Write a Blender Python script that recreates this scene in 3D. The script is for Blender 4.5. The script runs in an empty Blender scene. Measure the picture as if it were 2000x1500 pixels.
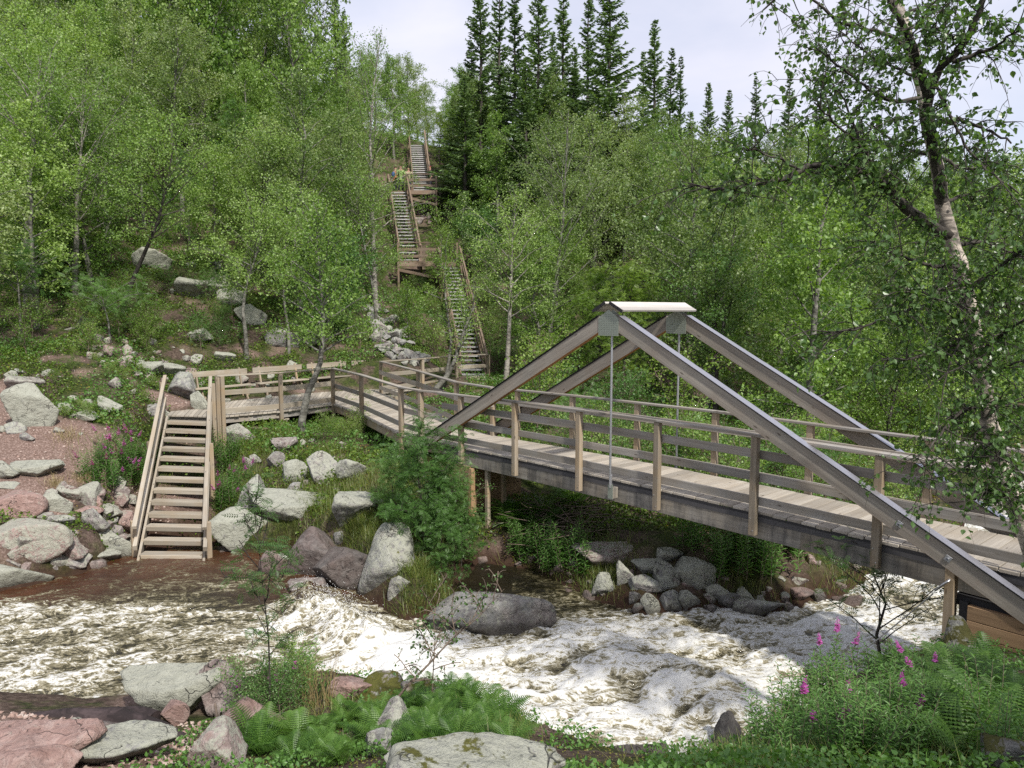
import bpy, bmesh, math, random
import numpy as np
from mathutils import Matrix, Vector

R = math.radians
random.seed(7)
rng = np.random.default_rng(7)
SC = bpy.context.scene
COL = SC.collection

# ------------------------------------------------------------------ camera
CAMH = 2.8
PITCH = R(5.6)
FPX = 1450.0
cam_d = bpy.data.cameras.new('camera')
cam = bpy.data.objects.new('camera', cam_d)
COL.objects.link(cam)
cam.location = (0, 0, CAMH)
cam.rotation_euler = (R(90) - PITCH, 0, 0)
cam_d.sensor_width = 36
cam_d.lens = FPX / 2000 * 36
cam_d.clip_start = 0.05
cam_d.clip_end = 3000
SC.camera = cam

# ------------------------------------------------------------------ light
SUN_DIR = Vector((0.43, -0.82, 0.98)).normalized()
sun_el = math.asin(SUN_DIR.z)
sun_az = math.atan2(SUN_DIR.x, SUN_DIR.y)
w = bpy.data.worlds.new('World')
SC.world = w
w.use_nodes = True
nt = w.node_tree
nt.nodes.clear()
def N(nt, typ, **kw):
    n = nt.nodes.new(typ)
    for k, v in kw.items():
        if k == 'inp':
            for a, b in v.items():
                n.inputs[a].default_value = b
        else:
            setattr(n, k, v)
    return n
out = N(nt, 'ShaderNodeOutputWorld')
bg = N(nt, 'ShaderNodeBackground', inp={'Strength': 0.13})
sky = N(nt, 'ShaderNodeTexSky', sky_type='NISHITA', sun_disc=False)
sky.sun_elevation = sun_el
sky.sun_rotation = sun_az
sky.air_density = 1.0
sky.dust_density = 1.5
tc = N(nt, 'ShaderNodeTexCoord')
mp = N(nt, 'ShaderNodeMapping', inp={'Scale': (1.0, 1.0, 2.6)})
n1 = N(nt, 'ShaderNodeTexNoise', inp={'Scale': 2.3, 'Detail': 7.0, 'Roughness': 0.55, 'Distortion': 0.4})
cr = N(nt, 'ShaderNodeValToRGB')
cr.color_ramp.elements[0].position = 0.30
cr.color_ramp.elements[0].color = (0.62, 0.62, 0.62, 1)
cr.color_ramp.elements[1].position = 0.62
cr.color_ramp.elements[1].color = (0.97, 0.97, 0.97, 1)
mx = N(nt, 'ShaderNodeMixRGB')
n2 = N(nt, 'ShaderNodeTexNoise', inp={'Scale': 1.6, 'Detail': 5.0, 'Roughness': 0.5})
cc = N(nt, 'ShaderNodeValToRGB')
cc.color_ramp.elements[0].position = 0.35
cc.color_ramp.elements[0].color = (4.0, 4.15, 5.1, 1)
cc.color_ramp.elements[1].position = 0.68
cc.color_ramp.elements[1].color = (5.3, 5.3, 6.0, 1)
nt.links.new(tc.outputs['Generated'], mp.inputs[0])
nt.links.new(mp.outputs[0], n1.inputs[0])
nt.links.new(mp.outputs[0], n2.inputs[0])
nt.links.new(n1.outputs[0], cr.inputs[0])
nt.links.new(n2.outputs[0], cc.inputs[0])
nt.links.new(cr.outputs[0], mx.inputs[0])
nt.links.new(sky.outputs[0], mx.inputs[1])
nt.links.new(cc.outputs[0], mx.inputs[2])
nt.links.new(mx.outputs[0], bg.inputs[0])
nt.links.new(bg.outputs[0], out.inputs[0])

sd = bpy.data.lights.new('sun', 'SUN')
sd.energy = 3.8
sd.angle = R(2.2)
sd.color = (1.0, 0.95, 0.88)
so = bpy.data.objects.new('sun', sd)
so.rotation_euler = SUN_DIR.to_track_quat('Z', 'Y').to_euler()
so.location = (30, -20, 40)
COL.objects.link(so)

SC.view_settings.view_transform = 'Standard'
SC.view_settings.look = 'None'
SC.view_settings.exposure = 0.46
SC.view_settings.gamma = 1.0
SC.view_settings.use_curve_mapping = False
SC.render.engine = 'CYCLES'
SC.cycles.max_bounces = 7
SC.cycles.diffuse_bounces = 3
SC.cycles.glossy_bounces = 2
SC.cycles.transmission_bounces = 4
SC.cycles.transparent_max_bounces = 6
SC.cycles.use_denoising = False
SC.cycles.sample_clamp_indirect = 4.0

# ------------------------------------------------------------------ projection helpers (only for finding ground positions)
cP, sP = math.cos(PITCH), math.sin(PITCH)
def ray(px, py):
    x = (px - 1000) / FPX
    y = -(py - 750) / FPX
    return np.array([x, cP + y * sP, -sP + y * cP])
def at(px, py, Y):
    d = ray(px, py)
    return d * (Y / d[1]) + np.array([0, 0, CAMH])
def onz(px, py, z):
    d = ray(px, py)
    return d * ((z - CAMH) / d[2]) + np.array([0, 0, CAMH])
def proj(p):
    x, y, z = p[0], p[1], p[2] - CAMH
    dep = y * cP - z * sP
    up = y * sP + z * cP
    return 1000 + FPX * x / dep, 750 - FPX * up / dep, dep

# ------------------------------------------------------------------ noise
def _h(ix, iy, iz, seed):
    n = (ix * 374761393 + iy * 668265263 + iz * 2147483647 + seed * 1274126177) & 0xffffffff
    n = ((n ^ (n >> 13)) * 1274126177) & 0xffffffff
    n = ((n ^ (n >> 16)) * 2246822519) & 0xffffffff
    return ((n ^ (n >> 15)) & 0xffffff) / 16777215.0
def vnoise(x, y, z=None, seed=0):
    x = np.asarray(x, float); y = np.asarray(y, float)
    z = np.zeros_like(x) if z is None else np.asarray(z, float)
    ix, iy, iz = np.floor(x).astype(np.int64), np.floor(y).astype(np.int64), np.floor(z).astype(np.int64)
    fx, fy, fz = x - ix, y - iy, z - iz
    fx = fx * fx * (3 - 2 * fx); fy = fy * fy * (3 - 2 * fy); fz = fz * fz * (3 - 2 * fz)
    r = 0
    for dx in (0, 1):
        wx = fx if dx else 1 - fx
        for dy in (0, 1):
            wy = fy if dy else 1 - fy
            for dz in (0, 1):
                wz = fz if dz else 1 - fz
                r = r + wx * wy * wz * _h(ix + dx, iy + dy, iz + dz, seed)
    return r * 2 - 1
def fbm(x, y, z=None, oct=4, seed=0, gain=0.5):
    a, s, t = 1.0, 0.0, 0.0
    x = np.asarray(x, float); y = np.asarray(y, float)
    zz = np.zeros_like(x) if z is None else np.asarray(z, float)
    for o in range(oct):
        s = s + a * vnoise(x * 2 ** o + 17.3 * o, y * 2 ** o + 5.1 * o, zz * 2 ** o, seed + o)
        t += a
        a *= gain
    return s / t
def smooth(e0, e1, v):
    t = np.clip((v - e0) / (e1 - e0), 0, 1)
    return t * t * (3 - 2 * t)

# ------------------------------------------------------------------ mesh helpers
def mesh_np(name, V, F, mats=(), smooth_shade=False, mat_idx=None, attrs=None):
    """V (n,3); F list of arrays of faces (m,k)."""
    me = bpy.data.meshes.new(name)
    V = np.asarray(V, np.float32)
    if not isinstance(F, (list, tuple)):
        F = [F]
    F = [np.asarray(f, np.int32) for f in F if len(f)]
    me.vertices.add(len(V))
    me.vertices.foreach_set('co', V.ravel())
    loops = np.concatenate([f.ravel() for f in F])
    sizes = np.concatenate([np.full(len(f), f.shape[1], np.int32) for f in F])
    starts = np.concatenate([[0], np.cumsum(sizes)[:-1]]).astype(np.int32)
    me.loops.add(len(loops))
    me.loops.foreach_set('vertex_index', loops)
    me.polygons.add(len(sizes))
    me.polygons.foreach_set('loop_start', starts)
    me.polygons.foreach_set('loop_total', sizes)
    if mat_idx is not None:
        me.polygons.foreach_set('material_index', np.asarray(mat_idx, np.int32))
    me.polygons.foreach_set('use_smooth', np.full(len(sizes), smooth_shade))
    for m in mats:
        me.materials.append(m)
    if attrs:
        for k, v in attrs.items():
            a = me.attributes.new(k, 'FLOAT', 'POINT')
            a.data.foreach_set('value', np.asarray(v, np.float32))
    me.update()
    me.validate()
    return me
class Acc:
    """collects geometry"""
    def __init__(s):
        s.V = []; s.F = {}; s.n = 0; s.M = {}
    def add(s, V, F, m=0):
        F = np.asarray(F)
        k = F.shape[1]
        s.F.setdefault(k, []).append(F + s.n)
        s.M.setdefault(k, []).append(np.full(len(F), m, np.int32))
        s.V.append(np.asarray(V)); s.n += len(V)
    def mesh(s, name, mats, smooth_shade=False):
        ks = sorted(s.F)
        return mesh_np(name, np.concatenate(s.V), [np.concatenate(s.F[k]) for k in ks], mats, smooth_shade,
                       np.concatenate([np.concatenate(s.M[k]) for k in ks]))
def tube(P, rad, sides=6, cap=True):
    P = np.asarray(P, float); n = len(P)
    rad = np.broadcast_to(np.asarray(rad, float), (n,))
    T = np.gradient(P, axis=0)
    T /= np.linalg.norm(T, axis=1, keepdims=True) + 1e-9
    ref = np.array([0.31, 0.21, 0.93]) if abs(T[:, 2]).mean() < 0.7 else np.array([1.0, 0.1, 0.0])
    A = np.cross(T, ref); A /= np.linalg.norm(A, axis=1, keepdims=True) + 1e-9
    B = np.cross(T, A)
    th = np.arange(sides) * 2 * math.pi / sides
    V = P[:, None] + rad[:, None, None] * (A[:, None] * np.cos(th)[None, :, None] + B[:, None] * np.sin(th)[None, :, None])
    V = V.reshape(-1, 3)
    i = np.arange(n - 1)[:, None] * sides; j = np.arange(sides)[None]
    j2 = (j + 1) % sides
    F = np.stack([i + j, i + j2, i + sides + j2, i + sides + j], -1).reshape(-1, 4)
    return V, F
def scatter(tv, tf, pos, X, Y, Z, sc):
    """instances template into one mesh; X,Y,Z frames (n,3), sc (n,) or (n,3)"""
    tv = np.asarray(tv, float); tf = np.asarray(tf)
    sc = np.asarray(sc, float)
    if sc.ndim == 1: sc = sc[:, None].repeat(3, 1)
    V = (pos[:, None] + X[:, None] * (tv[None, :, 0:1] * sc[:, None, 0:1]) + Y[:, None] * (tv[None, :, 1:2] * sc[:, None, 1:2])
         + Z[:, None] * (tv[None, :, 2:3] * sc[:, None, 2:3]))
    k = len(tv)
    F = (tf[None] + (np.arange(len(pos)) * k)[:, None, None]).reshape(-1, tf.shape[1])
    return V.reshape(-1, 3), F
def norm(a):
    return a / (np.linalg.norm(a, axis=-1, keepdims=True) + 1e-9)
def frames(n, upbias=0.6, droop=0.0, r=None):
    """random leaf frames: Z = normal, Y = leaf direction"""
    r = r or rng
    Z = norm(r.normal(size=(n, 3)) + np.array([0, 0, upbias]))
    Y = r.normal(size=(n, 3)) + np.array([0, 0, -droop])
    Y = norm(Y - (Y * Z).sum(1, keepdims=True) * Z)
    X = np.cross(Y, Z)
    return X, Y, Z

# ------------------------------------------------------------------ object helpers
WM = {}
def link(o): COL.objects.link(o)
def tag(o, label=None, cat=None, group=None, kind=None):
    if label: o['label'] = label
    if cat: o['category'] = cat
    if group: o['group'] = group
    if kind: o['kind'] = kind
    return o
def empty(name, loc, label=None, cat=None, group=None, rz=0):
    o = bpy.data.objects.new(name, None); link(o)
    o.empty_display_size = 0.2
    o.location = loc; o.rotation_euler = (0, 0, rz)
    WM[o] = Matrix.Translation(Vector(loc)) @ Matrix.Rotation(rz, 4, 'Z')
    return tag(o, label, cat, group)
def put(name, me, parent=None, M=None, label=None, cat=None, group=None, kind=None):
    """object with mesh me whose WORLD matrix is M"""
    o = bpy.data.objects.new(name, me); link(o)
    M = M or Matrix.Identity(4)
    WM[o] = M
    if parent is not None:
        o.parent = parent
        o.matrix_local = WM[parent].inverted() @ M
    else:
        o.matrix_local = M
    return tag(o, label, cat, group, kind)
def local(name, me, parent):
    o = bpy.data.objects.new(name, me); link(o)
    o.parent = parent
    return o
_boxc = {}
def box_mesh(l, wd, h, mat, ch=0.004):
    key = (round(l, 3), round(wd, 3), round(h, 3), mat.name, ch)
    if key in _boxc: return _boxc[key]
    bm = bmesh.new()
    bmesh.ops.create_cube(bm, size=1.0)
    bmesh.ops.scale(bm, vec=(l, wd, h), verts=bm.verts)
    if ch:
        bmesh.ops.bevel(bm, geom=bm.edges[:], offset=min(ch, wd * .3, h * .3), segments=1, affect='EDGES')
    me = bpy.data.meshes.new('board'); bm.to_mesh(me); bm.free()
    me.materials.append(mat)
    _boxc[key] = me
    return me
def board(name, p0, p1, wd, h, mat, parent=None, up=(0, 0, 1), label=None, ch=0.004, ext=0.0, **kw):
    """board from p0 to p1: wd across, h along 'up'"""
    p0 = Vector(p0); p1 = Vector(p1)
    x = (p1 - p0); L = x.length; x.normalize()
    u = Vector(up); y = u.cross(x).normalized(); z = x.cross(y).normalized()
    M = Matrix((x, y, z)).transposed().to_4x4()
    M.translation = (p0 + p1) / 2
    return put(name, box_mesh(L + ext, wd, h, mat, ch), parent, M, label, **kw)
def prism(name, quad, t, mat, parent=None):
    """slab with top polygon quad (world pts), thickness t downwards; local x along first edge"""
    q = [Vector(p) for p in quad]
    c = sum(q, Vector()) / len(q)
    x = ((q[1] - q[0]) + (q[2] - q[3])).normalized() if len(q) == 4 else (q[1] - q[0]).normalized()
    z = Vector((0, 0, 1)); y = z.cross(x).normalized(); z = x.cross(y)
    M = Matrix((x, y, z)).transposed().to_4x4(); M.translation = c
    Mi = M.inverted()
    bm = bmesh.new()
    a = [bm.verts.new(Mi @ p) for p in q]
    b = [bm.verts.new(Mi @ (p - Vector((0, 0, t)))) for p in q]
    n = len(q)
    bm.faces.new(a); bm.faces.new(b[::-1])
    for i in range(n):
        bm.faces.new((a[i], b[i], b[(i + 1) % n], a[(i + 1) % n]))
    bmesh.ops.recalc_face_normals(bm, faces=bm.faces)
    bmesh.ops.bevel(bm, geom=bm.edges[:], offset=0.004, segments=1, affect='EDGES')
    me = bpy.data.meshes.new(name); bm.to_mesh(me); bm.free()
    me.materials.append(mat)
    return put(name, me, parent, M)

# ------------------------------------------------------------------ materials
def newmat(name):
    m = bpy.data.materials.new(name); m.use_nodes = True
    t = m.node_tree; t.nodes.clear()
    o = N(t, 'ShaderNodeOutputMaterial')
    return m, t, o
def L(t, a, b): t.links.new(a, b)
def ramp(t, fac, stops):
    r = N(t, 'ShaderNodeValToRGB')
    e = r.color_ramp.elements
    while len(e) < len(stops): e.new(0.5)
    for i, (p, c) in enumerate(stops):
        e[i].position = p
        e[i].color = (c[0], c[1], c[2], 1) if len(c) == 3 else c
    L(t, fac, r.inputs[0])
    return r.outputs[0]
def math_(t, op, a, b=None, clamp=False):
    n = N(t, 'ShaderNodeMath', operation=op); n.use_clamp = clamp
    for i, v in enumerate((a, b)):
        if v is None: continue
        if isinstance(v, (int, float)): n.inputs[i].default_value = v
        else: L(t, v, n.inputs[i])
    return n.outputs[0]
def mixc(t, fac, a, b, mode='MIX'):
    n = N(t, 'ShaderNodeMixRGB', blend_type=mode)
    for i, v in enumerate((fac, a, b)):
        if isinstance(v, (int, float)): n.inputs[i].default_value = v
        elif isinstance(v, tuple): n.inputs[i].default_value = (*v, 1) if len(v) == 3 else v
        else: L(t, v, n.inputs[i])
    return n.outputs[0]
def noise(t, vec, scale, detail=4, rough=0.5, dist=0.0):
    n = N(t, 'ShaderNodeTexNoise', inp={'Scale': scale, 'Detail': detail, 'Roughness': rough, 'Distortion': dist})
    L(t, vec, n.inputs['Vector'])
    return n.outputs[0]
def mapping(t, vec, scale=(1, 1, 1), loc=None):
    n = N(t, 'ShaderNodeMapping', inp={'Scale': scale})
    L(t, vec, n.inputs[0])
    if loc is not None: L(t, loc, n.inputs['Location'])
    return n.outputs[0]
def bsdf(t, o, color, rough=0.7, bump=None, bstr=0.3, bdist=0.01, spec=0.4, metal=0.0):
    b = N(t, 'ShaderNodeBsdfPrincipled')
    if isinstance(color, tuple): b.inputs['Base Color'].default_value = (*color, 1)
    else: L(t, color, b.inputs['Base Color'])
    if isinstance(rough, (int, float)): b.inputs['Roughness'].default_value = rough
    else: L(t, rough, b.inputs['Roughness'])
    b.inputs['Specular IOR Level'].default_value = spec
    b.inputs['Metallic'].default_value = metal
    if bump is not None:
        bn = N(t, 'ShaderNodeBump', inp={'Strength': bstr, 'Distance': bdist})
        L(t, bump, bn.inputs['Height']); L(t, bn.outputs[0], b.inputs['Normal'])
    L(t, b.outputs[0], o.inputs[0])
    return b

def wood(name, pale, dark, fresh, wear=0.5, under=True, stain=0.0, knots=True):
    m, t, o = newmat(name)
    tcn = N(t, 'ShaderNodeTexCoord'); oi = N(t, 'ShaderNodeObjectInfo'); ge = N(t, 'ShaderNodeNewGeometry')
    off = N(t, 'ShaderNodeCombineXYZ')
    r10 = math_(t, 'MULTIPLY', oi.outputs['Random'], 40.0)
    for k in range(3): L(t, r10, off.inputs[k])
    v = mapping(t, tcn.outputs['Object'], (1, 1, 1), off.outputs[0])
    g = noise(t, mapping(t, v, (1.2, 38, 38)), 1.0, 5, 0.6, 0.6)
    g2 = noise(t, mapping(t, v, (0.5, 7, 7)), 1.0, 3, 0.5, 0.4)
    big = noise(t, v, 2.2, 4, 0.6)
    gr = math_(t, 'ADD', math_(t, 'MULTIPLY', g, 0.55), math_(t, 'MULTIPLY', g2, 0.45))
    c = ramp(t, gr, [(0.30, dark), (0.52, tuple((a + b) / 2 for a, b in zip(pale, dark))), (0.72, pale)])
    c = mixc(t, ramp(t, big, [(0.40, (0, 0, 0)), (0.68, (0.75, 0.75, 0.75))]), c, mixc(t, gr, tuple(f * 0.55 for f in fresh), fresh))if wear < 1 else c
    # per board tone
    tone = math_(t, 'ADD', math_(t, 'MULTIPLY', oi.outputs['Random'], 0.42), 0.78)
    tn = N(t, 'ShaderNodeCombineXYZ')
    for k in range(3): L(t, tone, tn.inputs[k])
    c = mixc(t, 1.0, c, tn.outputs[0], 'MULTIPLY')
    if knots:
        vo = N(t, 'ShaderNodeTexVoronoi', inp={'Scale': 1.0})
        L(t, mapping(t, v, (2.6, 9, 9)), vo.inputs[0])
        kn = ramp(t, vo.outputs['Distance'], [(0.05, (1, 1, 1)), (0.13, (0, 0, 0))])
        c = mixc(t, math_(t, 'MULTIPLY', kn, 0.75), c, (0.05, 0.032, 0.02))
    if stain:
        s = noise(t, mapping(t, v, (9, 9, 1.0)), 1.0, 5, 0.65, 0.3)
        s2 = noise(t, mapping(t, v, (2, 2, 6)), 1.0, 4, 0.6)
        sm = ramp(t, math_(t, 'ADD', math_(t, 'MULTIPLY', s, 0.6), math_(t, 'MULTIPLY', s2, 0.4)), [(0.46, (0, 0, 0)), (0.62, (1, 1, 1))])
        c = mixc(t, math_(t, 'MULTIPLY', sm, stain), c, (0.06, 0.058, 0.055))
    if under:
        sx = N(t, 'ShaderNodeSeparateXYZ'); L(t, ge.outputs['True Normal'], sx.inputs[0])
        u = ramp(t, math_(t, 'MULTIPLY', sx.outputs[2], -1.0), [(0.3, (0, 0, 0)), (0.55, (1, 1, 1))])
        c = mixc(t, u, c, mixc(t, gr, tuple(f * 0.6 for f in under), under) if isinstance(under, tuple) else c)
    bsdf(t, o, c, 0.75, gr, 0.45, 0.004, 0.3)
    return m
W_DECK = wood('deck_wood', (0.50, 0.46, 0.39), (0.27, 0.24, 0.20), (0.42, 0.36, 0.28))
W_RAIL = wood('rail_wood', (0.40, 0.375, 0.335), (0.17, 0.158, 0.14), (0.34, 0.285, 0.215))
W_POST = wood('post_wood', (0.42, 0.36, 0.28), (0.19, 0.155, 0.11), (0.42, 0.30, 0.17))
W_NEW = wood('pale_plank_wood', (0.46, 0.415, 0.34), (0.22, 0.195, 0.155), (0.40, 0.32, 0.22))
W_BEAM = wood('beam_wood', (0.37, 0.335, 0.28), (0.13, 0.118, 0.10), (0.30, 0.25, 0.20), under=(0.42, 0.20, 0.07))
W_GIRD = wood('girder_wood', (0.36, 0.335, 0.29), (0.14, 0.13, 0.115), (0.32, 0.27, 0.20), stain=0.75)
W_CRIB = wood('crib_wood', (0.42, 0.28, 0.16), (0.20, 0.125, 0.07), (0.40, 0.25, 0.13))
W_HILL = wood('hill_stair_wood', (0.30, 0.235, 0.175), (0.12, 0.09, 0.068), (0.26, 0.17, 0.11))
W_TREAD = wood('hill_tread_wood', (0.52, 0.52, 0.52), (0.30, 0.29, 0.28), (0.44, 0.42, 0.40))
W_WHITE = wood('ridge_board_wood', (0.60, 0.575, 0.54), (0.36, 0.34, 0.31), (0.54, 0.50, 0.45))

def metal(name, c, rough, holes=False):
    m, t, o = newmat(name)
    tcn = N(t, 'ShaderNodeTexCoord')
    nn = noise(t, tcn.outputs['Object'], 25, 4, 0.6)
    col = mixc(t, nn, tuple(x * 0.75 for x in c), c)
    bsdf(t, o, col, rough, nn, 0.1, 0.002, 0.5, 0.75)
    return m
M_ROD = metal('galvanised_steel', (0.55, 0.56, 0.58), 0.38)
M_PLATE = metal('nail_plate_steel', (0.40, 0.44, 0.37), 0.62)
M_SHEET = metal('grey_flashing', (0.46, 0.46, 0.50), 0.45)
m, t, o = newmat('black_bitumen'); tcn = N(t, 'ShaderNodeTexCoord')
bsdf(t, o, mixc(t, noise(t, tcn.outputs['Object'], 60, 3), (0.012, 0.012, 0.013), (0.035, 0.034, 0.036)), 0.75); M_BLACK = m
m, t, o = newmat('grey_felt'); tcn = N(t, 'ShaderNodeTexCoord')
bsdf(t, o, mixc(t, noise(t, tcn.outputs['Object'], 8, 4), (0.055, 0.053, 0.055), (0.085, 0.082, 0.083)), 0.85); M_FELT = m

def rockmat():
    m, t, o = newmat('rock')
    tcn = N(t, 'ShaderNodeTexCoord'); oi = N(t, 'ShaderNodeObjectInfo'); ge = N(t, 'ShaderNodeNewGeometry')
    ap = N(t, 'ShaderNodeAttribute', attribute_type='OBJECT', attribute_name='pink')
    al = N(t, 'ShaderNodeAttribute', attribute_type='OBJECT', attribute_name='lichen')
    am = N(t, 'ShaderNodeAttribute', attribute_type='OBJECT', attribute_name='moss')
    aw = N(t, 'ShaderNodeAttribute', attribute_type='OBJECT', attribute_name='dark')
    P = ge.outputs['Position']
    a = noise(t, P, 3.0, 6, 0.62, 0.5); b = noise(t, P, 45, 5, 0.7); c2 = noise(t, P, 9, 6, 0.68, 0.8)
    grey = ramp(t, c2, [(0.30, (0.09, 0.09, 0.088)), (0.5, (0.22, 0.22, 0.21)), (0.68, (0.36, 0.355, 0.335))])
    pink = ramp(t, c2, [(0.28, (0.22, 0.135, 0.115)), (0.5, (0.34, 0.225, 0.195)), (0.74, (0.45, 0.34, 0.30))])
    pf = math_(t, 'ADD', ap.outputs['Fac'], math_(t, 'MULTIPLY', math_(t, 'SUBTRACT', a, 0.5), 1.1), True)
    c = mixc(t, pf, grey, pink)
    # lichen blotches
    l1 = noise(t, P, 9.5, 8, 0.78, 0.9)
    sx = N(t, 'ShaderNodeSeparateXYZ'); L(t, ge.outputs['Normal'], sx.inputs[0])
    lf = math_(t, 'ADD', math_(t, 'ADD', l1, math_(t, 'MULTIPLY', sx.outputs[2], 0.07)), math_(t, 'MULTIPLY', math_(t, 'SUBTRACT', al.outputs['Fac'], 0.5), 0.45))
    lm = ramp(t, lf, [(0.50, (0, 0, 0)), (0.56, (0.85, 0.85, 0.85))])
    lc = mixc(t, b, (0.27, 0.28, 0.215), (0.46, 0.465, 0.39))
    c = mixc(t, lm, c, lc)
    # dark specks and cracks
    sp = ramp(t, noise(t, P, 28, 4, 0.7, 0.4), [(0.60, (0, 0, 0)), (0.68, (1, 1, 1))])
    c = mixc(t, math_(t, 'MULTIPLY', sp, 0.65), c, (0.05, 0.05, 0.045))
    vo = N(t, 'ShaderNodeTexVoronoi', feature='DISTANCE_TO_EDGE', inp={'Scale': 1.9})
    wv = N(t, 'ShaderNodeVectorMath', operation='ADD')
    nz = N(t, 'ShaderNodeTexNoise', inp={'Scale': 3.0, 'Detail': 3.0}); L(t, P, nz.inputs[0])
    L(t, P, wv.inputs[0]); L(t, nz.outputs['Color'], wv.inputs[1]); L(t, wv.outputs[0], vo.inputs[0])
    cm = ramp(t, vo.outputs['Distance'], [(0.0, (1, 1, 1)), (0.018, (0, 0, 0))])
    cm = math_(t, 'MULTIPLY', cm, ramp(t, a, [(0.5, (0, 0, 0)), (0.6, (1, 1, 1))]))
    c = mixc(t, math_(t, 'MULTIPLY', cm, 0.6), c, (0.04, 0.035, 0.03))
    mo = math_(t, 'ADD', math_(t, 'ADD', noise(t, P, 6.0, 7, 0.7), math_(t, 'MULTIPLY', sx.outputs[2], 0.12)), math_(t, 'MULTIPLY', math_(t, 'SUBTRACT', am.outputs['Fac'], 0.5), 0.6))
    mm = ramp(t, mo, [(0.66, (0, 0, 0)), (0.72, (1, 1, 1))])
    c = mixc(t, mm, c, mixc(t, b, (0.05, 0.06, 0.012), (0.13, 0.12, 0.02)))
    # wet dark waterline on stones of the river (height above water)
    sp2 = N(t, 'ShaderNodeSeparateXYZ'); L(t, P, sp2.inputs[0])
    wz = ramp(t, math_(t, 'ADD', math_(t, 'ADD', sp2.outputs[2], 2.05), math_(t, 'MULTIPLY', math_(t, 'SUBTRACT', a, 0.5), 0.3)), [(0.03, (1, 1, 1)), (0.16, (0, 0, 0))])
    c = mixc(t, math_(t, 'MULTIPLY', wz, 0.7), c, (0.045, 0.035, 0.025))
    c = mixc(t, aw.outputs['Fac'], c, (0.03, 0.026, 0.022))
    hh = math_(t, 'ADD', math_(t, 'MULTIPLY', b, 0.25), math_(t, 'ADD', math_(t, 'MULTIPLY', c2, 0.8), math_(t, 'MULTIPLY', cm, -0.5)))
    bsdf(t, o, c, math_(t, 'SUBTRACT', 0.85, math_(t, 'MULTIPLY', wz, 0.45)), hh, 1.0, 0.07, 0.35)
    return m
ROCK = rockmat()

def leafmat(name, c1, c2, c3, trans=0.35, rough=0.45, spec=0.5):
    m, t, o = newmat(name)
    ge = N(t, 'ShaderNodeNewGeometry'); oi = N(t, 'ShaderNodeObjectInfo')
    f = math_(t, 'ADD', math_(t, 'MULTIPLY', ge.outputs['Random Per Island'], 0.55), math_(t, 'MULTIPLY', oi.outputs['Random'], 0.60))
    c = ramp(t, f, [(0.10, c1), (0.5, c2), (0.95, c3)])
    b = N(t, 'ShaderNodeBsdfPrincipled', inp={'Roughness': rough, 'Specular IOR Level': spec})
    L(t, c, b.inputs['Base Color'])
    tr = N(t, 'ShaderNodeBsdfTranslucent')
    L(t, mixc(t, 1.0, c, (1.5, 1.6, 0.6), 'MULTIPLY'), tr.inputs[0])
    mx = N(t, 'ShaderNodeMixShader', inp={0: trans})
    L(t, b.outputs[0], mx.inputs[1]); L(t, tr.outputs[0], mx.inputs[2]); L(t, mx.outputs[0], o.inputs[0])
    return m
L_BIRCH = leafmat('birch_leaves', (0.085, 0.170, 0.028), (0.165, 0.275, 0.052), (0.290, 0.400, 0.115))
L_BIRCH2 = leafmat('olive_birch_leaves', (0.080, 0.145, 0.034), (0.160, 0.235, 0.066), (0.290, 0.360, 0.145))
L_ROWAN = leafmat('rowan_leaves', (0.050, 0.120, 0.024), (0.095, 0.200, 0.044), (0.160, 0.280, 0.080))
L_BRIGHT = leafmat('bright_leaves', (0.085, 0.165, 0.02), (0.14, 0.24, 0.035), (0.22, 0.31, 0.06))
L_NEAR = leafmat('near_birch_leaves', (0.040, 0.095, 0.024), (0.065, 0.135, 0.034), (0.105, 0.180, 0.058), trans=0.35, rough=0.35)
L_SPRUCE = leafmat('spruce_needles', (0.07, 0.125, 0.045), (0.115, 0.19, 0.065), (0.17, 0.26, 0.09), trans=0.25)
L_HERB = leafmat('herb_leaves', (0.055, 0.14, 0.022), (0.095, 0.21, 0.04), (0.15, 0.28, 0.07))
L_FERN = leafmat('fern_fronds', (0.032, 0.088, 0.010), (0.065, 0.150, 0.018), (0.120, 0.225, 0.038))
L_COVER = leafmat('ground_cover_leaves', (0.06, 0.115, 0.012), (0.12, 0.19, 0.02), (0.20, 0.25, 0.035), trans=0.25)
L_MOSS = leafmat('moss_tufts', (0.10, 0.12, 0.015), (0.17, 0.16, 0.02), (0.26, 0.20, 0.03), trans=0.1)
L_GRASS = leafmat('grass_blades', (0.06, 0.12, 0.02), (0.11, 0.17, 0.03), (0.21, 0.21, 0.06), trans=0.3)
L_PINK = leafmat('fireweed_petals', (0.42, 0.07, 0.36), (0.52, 0.12, 0.46), (0.62, 0.22, 0.58), trans=0.3)
L_DRY = leafmat('dry_stalks', (0.20, 0.15, 0.07), (0.28, 0.21, 0.10), (0.36, 0.30, 0.16), trans=0.1)
L_YEL = leafmat('yellow_petals', (0.6, 0.42, 0.03), (0.7, 0.5, 0.04), (0.75, 0.6, 0.08), trans=0.2)

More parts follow.
